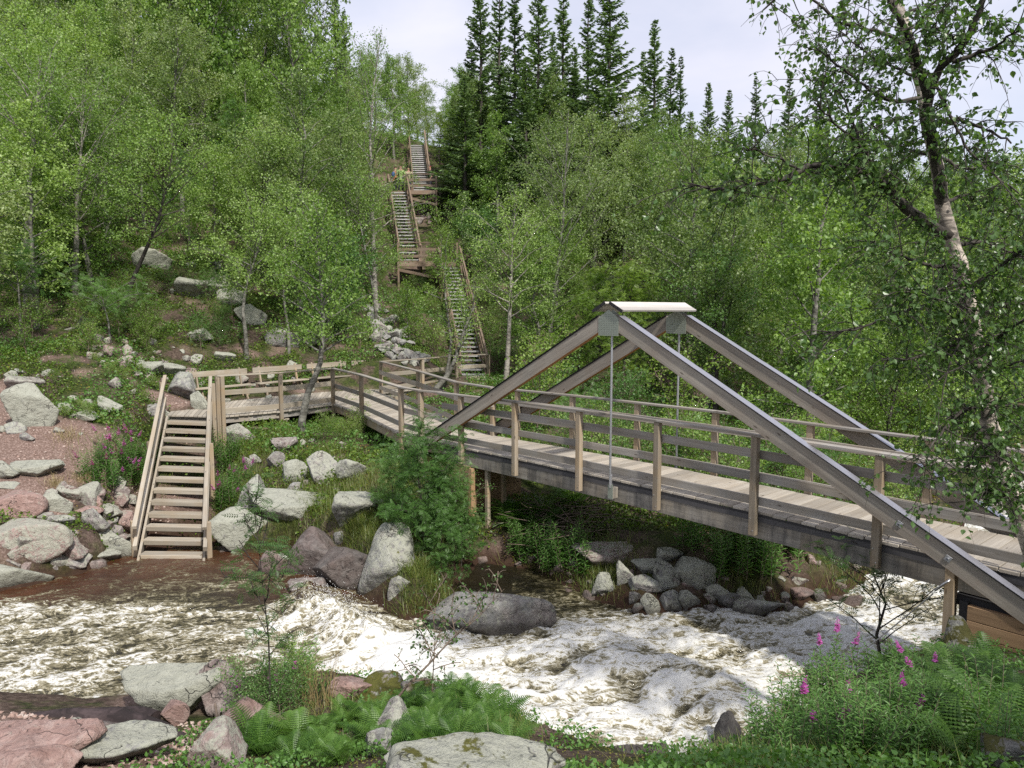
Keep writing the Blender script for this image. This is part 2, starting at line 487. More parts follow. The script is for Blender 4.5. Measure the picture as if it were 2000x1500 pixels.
def bark(name, white, dark, amount):
    m, t, o = newmat(name)
    ge = N(t, 'ShaderNodeNewGeometry'); P = ge.outputs['Position']
    a = noise(t, mapping(t, P, (6, 6, 14)), 1.0, 5, 0.7, 0.5)
    b = noise(t, mapping(t, P, (2.2, 2.2, 2.8)), 1.0, 4, 0.6)
    c3 = noise(t, P, 60, 3, 0.6)
    f = math_(t, 'ADD', math_(t, 'MULTIPLY', a, 0.55), math_(t, 'MULTIPLY', b, 0.45))
    c = ramp(t, f, [(amount - 0.05, dark), (amount + 0.03, tuple((x + y) / 2 for x, y in zip(white, dark))), (amount + 0.09, white)])
    c = mixc(t, math_(t, 'MULTIPLY', c3, 0.35), c, tuple(x * 0.5 for x in white))
    bsdf(t, o, c, 0.8, a, 0.5, 0.02, 0.25)
    return m
B_BIRCH = bark('birch_bark', (0.36, 0.335, 0.29), (0.055, 0.05, 0.042), 0.46)
B_NEAR = bark('near_birch_bark', (0.62, 0.54, 0.46), (0.05, 0.045, 0.04), 0.47)
B_DARK = bark('dark_bark', (0.10, 0.088, 0.075), (0.028, 0.024, 0.02), 0.5)
B_LICH = bark('lichen_bark', (0.24, 0.235, 0.20), (0.05, 0.046, 0.038), 0.48)
B_LOG = bark('wet_log_bark', (0.075, 0.055, 0.055), (0.02, 0.015, 0.015), 0.5)
B_TWIG = bark('twig_bark', (0.22, 0.17, 0.13), (0.09, 0.07, 0.055), 0.45)

# ------------------------------------------------------------------ terrain
RIVER = np.array([(-16, 10.2), (-10, 11.7), (-8.5, 12.75), (-7.6, 13.9), (-6, 14.5), (-4.6, 14.5), (-3.3, 13.6), (-2.7, 12.4), (-1.8, 11.3),
                  (-0.95, 11.5), (-1.0, 12.6), (-0.6, 13.9), (0.4, 13.6), (1.2, 12.3), (2.0, 11.45), (3.3, 11.7), (4.1, 11.5), (5.7, 12.4),
                  (7.3, 13.6), (8.7, 14.6), (13.7, 19.7), (20, 26), (30, 36), (36, 30), (24, 19.5), (16, 13.5), (11, 11), (8.2, 10.2),
                  (6.2, 9.5), (5.2, 9.0), (4.2, 8.0), (3.3, 7.4), (2.5, 6.7), (1.9, 6.0), (1.2, 5.6), (0.75, 6.2), (0.35, 7.0),
                  (-0.2, 7.8), (-1.1, 8.4), (-2.3, 8.8), (-3.5, 8.8), (-4.6, 8.1), (-6.1, 7.7), (-9, 7.3), (-16, 6.6)], float)
def river_sd(x, y):
    """signed distance, positive inside"""
    x = np.asarray(x, float); y = np.asarray(y, float)
    d = np.full(x.shape, 1e9); ins = np.zeros(x.shape, bool)
    n = len(RIVER)
    for i in range(n):
        ax, ay = RIVER[i]; bx, by = RIVER[(i + 1) % n]
        ex, ey = bx - ax, by - ay
        tt = np.clip(((x - ax) * ex + (y - ay) * ey) / (ex * ex + ey * ey), 0, 1)
        d = np.minimum(d, np.hypot(x - ax - tt * ex, y - ay - tt * ey))
        c = ((ay > y) != (by > y)) & (x < (bx - ax) * (y - ay) / (by - ay + 1e-12) + ax)
        ins ^= c
    return np.where(ins, d, -d)
WZ = -2.05
CTRL = []
def C(px, py, Y): CTRL.append(tuple(at(px, py, Y)))
for a in [(60, 1480, 5.5), (240, 1490, 5.7), (420, 1480, 6.0), (650, 1470, 5.9), (850, 1440, 6.0), (640, 1370, 7.3), (340, 1390, 7.4), (930, 1500, 5.0),
          (60, 1430, 6.6), (1990, 1490, 3.6), (1750, 1440, 4.7), (1560, 1470, 5.3), (1700, 1340, 6.0), (1860, 1262, 7.8), (1990, 1312, 7.2),
          (400, 570, 30), (60, 650, 24), (150, 705, 21), (50, 790, 19.3), (90, 840, 17.2), (250, 645, 25), (780, 660, 30.5), (330, 750, 23),
          (30, 900, 15.8), (200, 900, 16.5), (100, 870, 16.8), (100, 990, 14.3), (0, 1060, 13.0), (200, 1040, 14.2), (240, 930, 16.3),
          (480, 930, 17.0), (600, 860, 19.0), (480, 850, 19.0), (700, 900, 17.0), (560, 1000, 15.2), (700, 1010, 14.3), (640, 940, 16.0), (800, 940, 15.0), (860, 1010, 14.0),
          (1000, 1070, 14.6), (1100, 1010, 15.0), (1130, 1080, 13.2), (1250, 1130, 12.3), (1400, 1110, 12.9), (1500, 1120, 13.0), (1650, 1110, 13.4)]:
    C(*a)
CTRL += [(0, 0, 1.2), (-5, 0, 1.0), (5, 0, 1.5), (0, -8, 2), (-10, 3, 0.2), (-16, 3, 0.2), (12, 3, 1.2), (-40, -10, 2), (40, -10, 3), (3.3, 3.0, 1.0), (0, 3, 0.55),
         (9, 8, -0.3), (12, 9.5, 0), (16, 11, 0.3), (26, 16, 0.5), (40, 25, 1),
         (0, 17, -0.9), (3, 15, -1.1), (7, 17, -1.3), (2, 22, -0.7), (9, 22, -1.2), (0, 28, 0), (6, 30, 1.0), (14, 28, -1.0), (-3, 23, -0.6), (-7, 22, -0.5), (-5, 26, -0.3),
         (3, 40, 4.5), (12, 40, 3.2), (20, 40, 1.5), (32, 45, 1.2), (3, 55, 10.5), (15, 60, 8), (30, 70, 6.5), (45, 60, 5), (10, 90, 16), (35, 110, 12), (60, 110, 9),
         (-1.8, 33, -0.6), (-3.4, 42.5, 4.6), (-7.9, 51, 9.6), (-8.2, 60, 15.4), (-9, 80, 20.0), (-9, 110, 23),
         (-20, 30, 5.2), (-25, 40, 10), (-30, 60, 20), (-18, 45, 10.5), (-45, 50, 17), (-45, 30, 9), (-30, 20, 3.2), (-20, 17, 0.6), (-40, 10, 1), (-30, 100, 30), (0, 130, 24), (-60, 100, 32),
         (-13, 36, 6.2), (60, 30, 3), (80, 80, 9), (-70, 0, 3), (60, -10, 4)]
CT = np.array(CTRL)
def _k(r): return np.sqrt(r * r + 0.6)
_D = np.hypot(CT[:, None, 0] - CT[None, :, 0], CT[:, None, 1] - CT[None, :, 1])
_A = _k(_D) + np.eye(len(CT)) * (-0.12)
_P = np.c_[np.ones(len(CT)), CT[:, :2]]
_M = np.block([[_A, _P], [_P.T, np.zeros((3, 3))]])
_S = np.linalg.solve(_M, np.r_[CT[:, 2], 0, 0, 0])
def height_raw(x, y):
    x = np.asarray(x, float); y = np.asarray(y, float)
    h = _S[-3] + _S[-2] * x + _S[-1] * y
    for i in range(len(CT)):
        h = h + _S[i] * _k(np.hypot(x - CT[i, 0], y - CT[i, 1]))
    return h
HILLSEG = [(at(925, 736, 33.6), at(878, 521, 42.0), 0.35, 0.9), (at(800, 502, 43.7), at(777, 374, 50.5), 0.35, 0.9), (at(824, 380, 52.3), at(814, 283, 59.5), 0.3, 0.9),
           (at(778, 512, 42.3), at(893, 512, 42.3), 1.2, 0.9), (at(770, 374, 51.0), at(853, 374, 51.0), 1.3, 1.0), (at(778, 560, 40.5), at(893, 560, 40.5), 0.9, 0.8)]
def height_full(x, y):
    h = height_raw(x, y)
    far = smooth(22, 50, y)
    h = h + fbm(x * 0.9, y * 0.9, oct=4, seed=3) * (0.10 + 0.35 * far) + fbm(x * 0.22, y * 0.22, oct=3, seed=9) * (0.1 + 0.8 * far)
    sdv = river_sd(x, y)
    bank = np.maximum(h, WZ + 0.10 + 0.55 * np.clip(-sdv, 0, 1.2))
    bed = WZ - 0.12 - 0.65 * smooth(0, 2.2, sdv)
    h = np.where(sdv > 0, np.minimum(bed, h), WZ + (bank - WZ) * smooth(-0.0, 0.45, -sdv) + 0.0)
    # the ground drops away under the riverside stair and the platform
    tS = np.clip(((x + 8.66) * 1.98 + (y - 19.7) * -5.57) / (1.98 ** 2 + 5.57 ** 2), -0.02, 1)
    dS = np.hypot(x + 8.66 - tS * 1.98, y - 19.7 + tS * 5.57)
    h = np.where(dS < 1.9, np.minimum(h, h * smooth(0.8, 1.5, dS) + (-0.75 - 1.75 * tS) * (1 - smooth(0.8, 1.5, dS))), h)
    for (p, q, drop, wdt) in HILLSEG:
        ex, ey = q[0] - p[0], q[1] - p[1]
        tt = np.clip(((x - p[0]) * ex + (y - p[1]) * ey) / (ex * ex + ey * ey), -0.03, 1.03)
        dd = np.hypot(x - p[0] - tt * ex, y - p[1] - tt * ey)
        lim = p[2] + (q[2] - p[2]) * tt - drop
        wgt = 1 - smooth(wdt, wdt + 1.0, dd)
        h = np.where(h > lim, h * (1 - wgt) + lim * wgt, h)
    return h
def graded(lo, hi, c0, c1, fine, growth):
    a = list(np.arange(c0, c1, fine)); s = fine; v = a[-1]
    while v < hi: s *= growth; v += s; a.append(v)
    s = fine; v = a[0]; b = []
    while v > lo: s *= growth; v -= s; b.append(v)
    return np.array(b[::-1] + a)
GX = graded(-260, 260, -13, 12, 0.10, 1.045)
GY = graded(-60, 420, 4.5, 25, 0.10, 1.03)
gx, gy = np.meshgrid(GX, GY)
GH = height_full(gx, gy)
# far land flattens to a horizon ridge
def height(x, y):
    x = np.atleast_1d(np.asarray(x, float)); y = np.atleast_1d(np.asarray(y, float))
    i = np.clip(np.searchsorted(GX, x) - 1, 0, len(GX) - 2); j = np.clip(np.searchsorted(GY, y) - 1, 0, len(GY) - 2)
    fx = (x - GX[i]) / (GX[i + 1] - GX[i]); fy = (y - GY[j]) / (GY[j + 1] - GY[j])
    return (GH[j, i] * (1 - fx) * (1 - fy) + GH[j, i + 1] * fx * (1 - fy) + GH[j + 1, i] * (1 - fx) * fy + GH[j + 1, i + 1] * fx * fy)
GH = np.where(gy > 130, GH[np.searchsorted(GY, 130)][None, :] - (gy - 130) * 0.02, GH)
def hit(px, py, ymax=150, y0=2.5):
    d = ray(px, py); d = d / d[1]
    Y = np.arange(y0, ymax, 0.04)
    z = CAMH + d[2] * Y
    h = height(d[0] * Y, Y)
    k = np.argmax(z <= h)
    if z[k] > h[k]: k = len(Y) - 1
    return np.array([d[0] * Y[k], Y[k], h[k]])

gi = np.arange(len(GY) * len(GX)).reshape(len(GY), len(GX))
F = np.stack([gi[:-1, :-1], gi[:-1, 1:], gi[1:, 1:], gi[1:, :-1]], -1).reshape(-1, 4)
V = np.stack([gx, gy, GH], -1).reshape(-1, 3)
# where the trodden reddish gravel is
def path_mask(x, y):
    m = np.zeros(np.shape(x))
    for (cx, cy, rx, ry) in [(-10.5, 16.6, 4.2, 1.5), (-13.5, 16.5, 4, 2.2), (-10.8, 14.3, 2.6, 0.8), (-11, 15.0, 2.5, 0.9), (-9.9, 21.3, 0.7, 0.8), (-5.2, 5.6, 1.5, 1.2), (-3.6, 5.4, 1.0, 0.8), (-14.2, 18.7, 1.8, 1.5)]:
        m = np.maximum(m, 1 - np.hypot((x - cx) / rx, (y - cy) / ry))
    return smooth(0.0, 0.25, m + 0.25 * fbm(x * 1.5, y * 1.5, oct=3, seed=21))
def terrain_mat():
    m, t, o = newmat('forest_ground')
    ge = N(t, 'ShaderNodeNewGeometry'); P = ge.outputs['Position']
    pa = N(t, 'ShaderNodeAttribute', attribute_name='path'); wa = N(t, 'ShaderNodeAttribute', attribute_name='wet')
    a = noise(t, P, 1.3, 6, 0.65); b = noise(t, P, 14, 6, 0.7); c = noise(t, P, 70, 3, 0.7)
    moss = ramp(t, b, [(0.30, (0.012, 0.018, 0.006)), (0.5, (0.038, 0.055, 0.012)), (0.72, (0.10, 0.115, 0.025))])
    soil = ramp(t, b, [(0.30, (0.030, 0.020, 0.015)), (0.5, (0.085, 0.060, 0.046)), (0.70, (0.19, 0.145, 0.115))])
    col = mixc(t, ramp(t, a, [(0.46, (0, 0, 0)), (0.56, (1, 1, 1))]), moss, soil)
    vo = N(t, 'ShaderNodeTexVoronoi', inp={'Scale': 26.0}); L(t, P, vo.inputs[0])
    grav = mixc(t, 0.55, ramp(t, b, [(0.3, (0.21, 0.145, 0.115)), (0.7, (0.42, 0.325, 0.275))]), mixc(t, noise(t, P, 22, 2), (0.20, 0.13, 0.11), (0.46, 0.34, 0.29)))
    grav = mixc(t, ramp(t, vo.outputs['Distance'], [(0.25, (0, 0, 0)), (0.6, (0.7, 0.7, 0.7))]), grav, (0.13, 0.08, 0.06))
    col = mixc(t, pa.outputs['Fac'], col, grav)
    col = mixc(t, wa.outputs['Fac'], col, mixc(t, b, (0.02, 0.013, 0.009), (0.085, 0.045, 0.028)))
    hh = math_(t, 'ADD', b, math_(t, 'MULTIPLY', c, 0.4))
    bsdf(t, o, col, 0.9, hh, 0.9, 0.06, 0.2)
    return m
T_MAT = terrain_mat()
me = mesh_np('ground', V, F, [T_MAT], True, attrs={'path': path_mask(gx, gy).ravel(), 'wet': smooth(WZ + 0.42, WZ + 0.05, GH + 0.25 * fbm(gx * 2, gy * 2, oct=3, seed=8)).ravel()})
put('ground', me, kind='structure')

# ------------------------------------------------------------------ water
def seg_bump(x, y, ax, ay, bx, by, wid):
    ex, ey = bx - ax, by - ay
    tt = np.clip(((x - ax) * ex + (y - ay) * ey) / (ex * ex + ey * ey), 0, 1)
    return np.exp(-((x - ax - tt * ex) ** 2 + (y - ay - tt * ey) ** 2) / (wid * wid))
def foam_base(x, y):
    f = 0.61 + 0 * x
    f = f - 0.24 * smooth(-1.5, -3.6, x)                                   # calmer on the left
    f = f - 0.52 * smooth(11.3, 12.2, y + 0.10 * (x + 4)) * (x < 0)              # shallow brown shelf in front of the stair
    f = f - 0.75 * smooth(11.0, 11.9, y - 0.15 * np.clip(x - 1, 0, 9)) * smooth(-1.6, -0.9, x) * smooth(3.2, 1.5, x)   # dark pool
    f = f - 0.35 * smooth(0.0, -0.9, -(river_sd(x, y)) - 0.0 + 0 * x) * 0
    f = f + 0.20 * seg_bump(x, y, -3.3, 11.9, -1.6, 10.0, 0.75) + 0.12 * seg_bump(x, y, -1.4, 9.4, 0.9, 7.0, 0.8)
    f = f - 0.22 * seg_bump(x, y, -5.0, 9.4, -3.4, 9.6, 0.8) - 0.18 * seg_bump(x, y, -6.5, 10.9, -4.5, 10.6, 0.5)
    f = f - 0.28 * seg_bump(x, y, 2.4, 7.4, 3.4, 7.9, 0.5)
    return f
def water_fields(x, y):
    wx = x + 0.55 * fbm(x * 0.8, y * 0.8, oct=3, seed=31); wy = y + 0.55 * fbm(x * 0.8, y * 0.8, oct=3, seed=47)
    # flow runs roughly along x and away to the right
    s = wx * 0.92 + wy * 0.38; tq = -wx * 0.38 + wy * 0.92
    r1 = 1 - np.abs(fbm(s * 1.0, tq * 2.4, oct=6, seed=61, gain=.56)) * 2.6
    r2 = 1 - np.abs(fbm(s * 2.3, tq * 4.6, oct=4, seed=71)) * 2.4
    n3 = fbm(s * 0.55, tq * 1.1, oct=3, seed=81)
    n4 = fbm(wx * 6, wy * 9, oct=3, seed=91)
    base = foam_base(x, y)
    f = base + 0.34 * (r1 - 0.45) + 0.20 * (r2 - 0.45) + 0.30 * n3 + 0.10 * n4
    tur = np.clip(base + 0.15, 0.03, 1.0)
    r3 = 1 - np.abs(fbm(s * 5.5, tq * 9.0, oct=4, seed=101)) * 2.4
    h = tur * (0.10 * n3 + 0.070 * (r1 - 0.5) + 0.040 * (r2 - 0.5) + 0.018 * (r3 - 0.5) + 0.012 * n4)
    f = f + 0.14 * (r3 - 0.45)
    h = h + 0.022 * fbm(x * 4, y * 7, oct=3, seed=5)
    spray = seg_bump(x, y, -3.35, 12.0, -2.3, 10.8, 0.42)
    h = h + spray * (0.30 + 0.34 * fbm(x * 2.6, y * 2.6, oct=5, seed=15, gain=.62)) + 0.13 * seg_bump(x, y, 0.7, 10.2, 2.6, 9.4, 0.5)
    h = h - 0.06 * seg_bump(x, y, -2.6, 9.6, -3.6, 10.8, 0.4)
    h = h + 0.12 * smooth(5, 12, x)
    return f, h, spray
WXs = np.concatenate([np.arange(-8.5, 6.0, 0.028), graded(6.0, 40, 6.0, 6.1, 0.04, 1.03)[2:]])
WXs = np.concatenate([np.arange(-16, -8.5, 0.12), WXs]); WXs = np.unique(WXs)
WYs = np.concatenate([np.arange(5.2, 12.6, 0.028), graded(12.6, 40, 12.6, 12.7, 0.035, 1.025)[2:]]); WYs = np.unique(WYs)
wx_, wy_ = np.meshgrid(WXs, WYs)
wsd = river_sd(wx_[::4, ::4], wy_[::4, ::4])
wf, wh, wsp = water_fields(wx_, wy_)
keep = np.repeat(np.repeat(wsd > -0.5, 4, 0), 4, 1)[:len(WYs), :len(WXs)]
wi = np.arange(wx_.size).reshape(wx_.shape)
Fw = np.stack([wi[:-1, :-1], wi[:-1, 1:], wi[1:, 1:], wi[1:, :-1]], -1)[keep[:-1, :-1]]
used = np.zeros(wx_.size, bool); used[Fw.ravel()] = True
remap = np.cumsum(used) - 1
Vw = np.stack([wx_, wy_, WZ + wh], -1).reshape(-1, 3)[used]
shallow = (1 - smooth(0.25, 2.6, river_sd(Vw[:, 0], Vw[:, 1]))) * smooth(11.4, 12.4, Vw[:, 1]) * smooth(-1.4, -2.2, Vw[:, 0])
def water_mat():
    m, t, o = newmat('river_water')
    ge = N(t, 'ShaderNodeNewGeometry'); P = ge.outputs['Position']
    fa = N(t, 'ShaderNodeAttribute', attribute_name='foam'); sh = N(t, 'ShaderNodeAttribute', attribute_name='shallow')
    wv = noise(t, mapping(t, P, (1, 1.6, 1)), 5, 3, 0.5)
    a = noise(t, mapping(t, P, (1, 1.7, 1)), 13, 8, 0.75, 1.6)
    b = noise(t, P, 60, 5, 0.75, 0.6)
    vo = N(t, 'ShaderNodeTexVoronoi', feature='DISTANCE_TO_EDGE', inp={'Scale': 9.0})
    wvv = N(t, 'ShaderNodeVectorMath', operation='ADD')
    nz = N(t, 'ShaderNodeTexNoise', inp={'Scale': 4.0, 'Detail': 5.0}); L(t, P, nz.inputs[0])
    L(t, P, wvv.inputs[0]); L(t, nz.outputs['Color'], wvv.inputs[1]); L(t, wvv.outputs[0], vo.inputs[0])
    web = ramp(t, vo.outputs['Distance'], [(0.0, (1, 1, 1)), (0.16, (0, 0, 0))])
    rg1 = math_(t, 'SUBTRACT', 1.0, math_(t, 'MULTIPLY', math_(t, 'ABSOLUTE', math_(t, 'SUBTRACT', noise(t, mapping(t, P, (1, 2.0, 1)), 1.9, 8, 0.62, 2.2), 0.5)), 11.0), True)
    rg2 = math_(t, 'SUBTRACT', 1.0, math_(t, 'MULTIPLY', math_(t, 'ABSOLUTE', math_(t, 'SUBTRACT', noise(t, mapping(t, P, (1, 1.6, 1.3)), 4.6, 8, 0.66, 1.8), 0.5)), 11.0), True)
    f = math_(t, 'ADD', fa.outputs['Fac'], math_(t, 'MULTIPLY', math_(t, 'SUBTRACT', a, 0.5), 0.34))
    f = math_(t, 'ADD', f, math_(t, 'SUBTRACT', math_(t, 'MULTIPLY', math_(t, 'ADD', rg1, math_(t, 'MULTIPLY', rg2, 0.6)), 0.50), 0.20))
    f = math_(t, 'ADD', f, math_(t, 'MULTIPLY', math_(t, 'SUBTRACT', b, 0.5), 0.22))
    f = math_(t, 'ADD', f, math_(t, 'MULTIPLY', web, 0.10))
    c = ramp(t, f, [(0.06, (0.018, 0.015, 0.008)), (0.30, (0.060, 0.053, 0.026)), (0.50, (0.155, 0.135, 0.075)), (0.66, (0.28, 0.25, 0.16)), (0.80, (0.46, 0.44, 0.36)), (0.96, (0.66, 0.66, 0.63))])
    c = mixc(t, math_(t, 'MULTIPLY', sh.outputs['Fac'], ramp(t, f, [(0.2, (1, 1, 1)), (0.5, (0, 0, 0))])), c, mixc(t, noise(t, P, 1.6, 4, 0.6), (0.018, 0.010, 0.006), (0.11, 0.042, 0.018)))
    rg = ramp(t, f, [(0.3, (0.10, 0.10, 0.10)), (0.7, (0.75, 0.75, 0.75))])
    hh = math_(t, 'ADD', math_(t, 'MULTIPLY', f, 0.8), math_(t, 'MULTIPLY', b, 0.25))
    bsdf(t, o, c, rg, hh, 0.45, 0.05, 0.5)
    return m
me = mesh_np('river', Vw, remap[Fw], [water_mat()], True, attrs={'foam': wf.ravel()[used], 'shallow': shallow})
put('river', me, kind='structure')
# flying drops over the jump
m, t, o = newmat('white_spray'); bsdf(t, o, (0.85, 0.85, 0.82), 0.6); M_SPRAY = m
n = 2600
tt = rng.random(n)
px_ = -3.35 + tt * 1.1 + rng.normal(size=n) * 0.28; py_ = 12.0 - tt * 1.4 + rng.normal(size=n) * 0.30
_, hh_, _ = water_fields(px_, py_)
pos = np.stack([px_, py_, WZ + hh_ + rng.exponential(0.06, n) - 0.01], -1)
ico = np.array([(1, 0, 0), (-1, 0, 0), (0, 1, 0), (0, -1, 0), (0, 0, 1), (0, 0, -1)], float)
icf = np.array([(0, 2, 4), (2, 1, 4), (1, 3, 4), (3, 0, 4), (2, 0, 5), (1, 2, 5), (3, 1, 5), (0, 3, 5)])
X, Y_, Z = frames(n)
v, f = scatter(ico, icf, pos, X, Y_, Z, rng.uniform(0.0015, 0.006, n)[:, None] * np.array([1, 1.8, 1]))
put('spray', mesh_np('spray', v, f, [M_SPRAY], True), kind='stuff')

# ================================================================== FOOTBRIDGE
BA = np.array([-1.5, 15.66]); BU = np.array([0.6603, -0.7510]); BN = np.array([0.7510, 0.6603])
BW = 1.45          # deck width
BS1 = 10.75        # deck length
def bp(s, n, z=0.0):
    q = BA + BU * s + BN * n
    camber = 0.05 * math.sin(math.pi * min(max(s / 9.9, 0), 1))
    return Vector((q[0], q[1], z + camber))
bridge = empty('footbridge', bp(0, 0), 'grey timber footbridge with two A-shaped beams over the rapids', 'footbridge')
NP = int(BS1 / 0.205)
for i in range(NP):
    s = (i + 0.5) * BS1 / NP
    dz = random.uniform(-0.003, 0.003)
    board('deck_plank', bp(s, 0.0 + random.uniform(-.012, .012), -0.02 + dz), bp(s, BW, -0.02 + dz), BS1 / NP - 0.012, 0.04, W_DECK, bridge)
for n_ in (0.055, BW - 0.055):
    k = 4
    for j in range(k):      # glued girder, in straight lengths following the camber
        a, b = BS1 * j / k, BS1 * (j + 1) / k
        board('girder', bp(a, n_, -0.245), bp(b, n_, -0.245), 0.09, 0.27, W_GIRD, bridge, ch=0.002)
        sgn = -1 if n_ < 0.5 else 1
        board('felt_strip', bp(a, n_ + sgn * 0.049, -0.092), bp(b, n_ + sgn * 0.049, -0.092), 0.006, 0.10, M_FELT, bridge, ch=0)
        board('bitumen_strip', bp(a, n_ + sgn * 0.053, -0.050), bp(b, n_ + sgn * 0.053, -0.050), 0.006, 0.032, M_BLACK, bridge, ch=0)
for i in range(7):
    s = 0.4 + i * 1.66
    board('cross_beam', bp(s, 0.1, -0.2), bp(s, BW - 0.1, -0.2), 0.07, 0.17, W_BEAM, bridge)
PS = [0.75 + 1.662 * i for i in range(6)] + [10.7]
def bpost(s, side, z0=-0.33, z1=1.055):
    n_ = -0.052 if side < 0 else BW + 0.052
    for d in (-0.026, 0.026):
        pass
    po = board('post', bp(s, n_, z0), bp(s, n_, z1), 0.098, 0.09, W_POST, bridge, up=(BN[0], BN[1], 0))
    acc = Acc()
    for xx in (-0.62, -0.45):
        for zz in (-0.045, 0.045):
            v, f = tube([(xx, 0.02 * (1 if xx < -.5 else -1), zz - .006), (xx, 0.02 * (1 if xx < -.5 else -1), zz + .006)], 0.009, 6)
            acc.add(v, f); acc.add(v[:6], np.arange(6)[None]); acc.add(v[6:], np.arange(6)[None])
    local('bolts', acc.mesh('bolts', [M_ROD]), po)
for s in PS[:-1]:
    bpost(s, -1)
for s in PS:
    bpost(s, 1)
for side in (-1, 1):
    ni = 0.012 if side < 0 else BW - 0.012
    nc = -0.045 if side < 0 else BW + 0.045
    seq = [0.0] + PS
    for j in range(len(seq) - 1):
        a, b = seq[j], seq[j + 1]
        for z, h in ((0.145, 0.12), (0.48, 0.12), (0.80, 0.12)):
            board('rail_board', bp(a + .003, ni, z), bp(b - .003, ni, z), 0.030, h, W_RAIL, bridge)
        if j % 2 == 0:
            e = seq[min(j + 2, len(seq) - 1)]
            board('handrail', bp(a + .002, nc, 1.078), bp(e - .002, nc, 1.078), 0.13, 0.036, W_RAIL, bridge)
# A-frames
for side in (-1, 1):
    nb = -0.165 if side < 0 else BW + 0.165
    apex = bp(4.85, nb, 2.70)
    for sg, s_end in ((-1, -0.35), (1, 10.75)):
        sl = 0.525
        end = bp(s_end, nb, 0); end.z = 2.83 - 0.115 / math.cos(math.atan(sl)) - sl * abs(s_end - 4.85)
        top = bp(4.85 + sg * 0.16, nb, 0); top.z = 2.83 - 0.115 / math.cos(math.atan(sl)) - sl * 0.16
        ax = (Vector(end) - Vector(top)).normalized()
        board('truss_beam', top, end, 0.10, 0.225, W_BEAM, bridge, ch=0.003)
        nrm = Vector((0, 0, 1)); nrm = (nrm - ax * nrm.dot(ax)).normalized()
        off = nrm * 0.1195
        board('bitumen_edge', top + off - Vector((0, 0, 0)), end + off, 0.118, 0.014, M_BLACK, bridge, ch=0)
        off2 = nrm * 0.131
        # sheet-metal cover in lengths, each lapping the next
        Ls = (end - top).length; q = 4
        for j in range(q):
            a = top + ax * (Ls * j / q) + nrm * (0.131 + 0.002 * (j % 2)); b = top + ax * (Ls * (j + 1) / q + 0.04) + nrm * (0.131 + 0.002 * (j % 2))
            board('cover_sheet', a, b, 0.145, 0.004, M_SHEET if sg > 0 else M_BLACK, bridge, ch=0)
        if sg > 0:
            for d in (0.95, 1.55):
                p = end - ax * d + Vector((BN[0], BN[1], 0)) * (-0.056 if side < 0 else 0.056)
                wsh = board('washer', p - ax * 0.035, p + ax * 0.035, 0.008, 0.07, M_ROD, bridge, ch=0.002)
                v, f = tube([(0, -0.03, 0), (0, 0.03, 0)], 0.014, 6)
                bmn = mesh_np('nut', v, f, [M_ROD]); 
                nb_ = local('nut', bmn, wsh)
    # gusset of punched steel at the top
    for o_ in (-1, 1):
        ny = nb + o_ * 0.055
        bm = bmesh.new()
        sh = [(-0.21, -0.34), (0.21, -0.34), (0.21, -0.06), (0.0, 0.075), (-0.21, -0.06)]
        A = [bm.verts.new(Vector((x, -0.003, z))) for x, z in sh]; B = [bm.verts.new(Vector((x, 0.003, z))) for x, z in sh]
        bm.faces.new(A); bm.faces.new(B[::-1])
        for i in range(5): bm.faces.new((A[i], B[i], B[(i + 1) % 5], A[(i + 1) % 5]))
        bmesh.ops.recalc_face_normals(bm, faces=bm.faces)
        me = bpy.data.meshes.new('gusset_plate'); bm.to_mesh(me); bm.free(); me.materials.append(M_PLATE)
        Mx = Matrix(((BU[0], BN[0], 0, 0), (BU[1], BN[1], 0, 0), (0, 0, 1, 0), (0, 0, 0, 1)))
        c0 = bp(4.85, ny, 2.70); Mx.translation = c0
        gp = put('gusset_plate', me, bridge, Mx)
        # rows of nails
        acc = Acc()
        for zz in np.arange(-0.31, 0.0, 0.034):
            for xx in np.arange(-0.18, 0.19, 0.036):
                if zz > -0.06 - abs(xx) * 0.6 + 0.1: continue
                acc.add(ico * 0.0055 + np.array([xx, o_ * 0.004, zz]), icf)
        local('nail_heads', acc.mesh('nail_heads', [M_BLACK]), gp)['kind'] = 'stuff'
    board('apex_block', bp(4.85 - .155, nb, 2.56), bp(4.85 + .155, nb, 2.56), 0.096, 0.28, W_BEAM, bridge)
    v, f = tube([bp(4.88, nb, 2.40), bp(4.88, nb, -0.12)], 0.019, 10)
    put('tie_rod', mesh_np('tie_rod', v, f, [M_ROD], True), bridge)
    # hanger plate at the foot of the rod
    nf = -0.008 + 0 if side < 0 else BW + 0.008
    nn = -0.155 if side < 0 else BW + 0.155
    board('hanger_plate', bp(4.88, nn * 1.0, -0.06), bp(4.88, nn * 1.0, -0.30), 0.10, 0.012, M_PLATE, bridge, up=(BN[0], BN[1], 0), ch=0)
    board('hanger_fork', bp(4.88, nn, 0.10), bp(4.88, nn, -0.08), 0.05, 0.03, M_ROD, bridge, up=(BN[0], BN[1], 0))
    board('packing_block', bp(4.88, nn / 2 if side < 0 else BW + .075, -0.12), bp(4.88, nn / 2 if side < 0 else BW + .075, -0.30), 0.08, 0.135, W_GIRD, bridge, up=(BN[0], BN[1], 0))
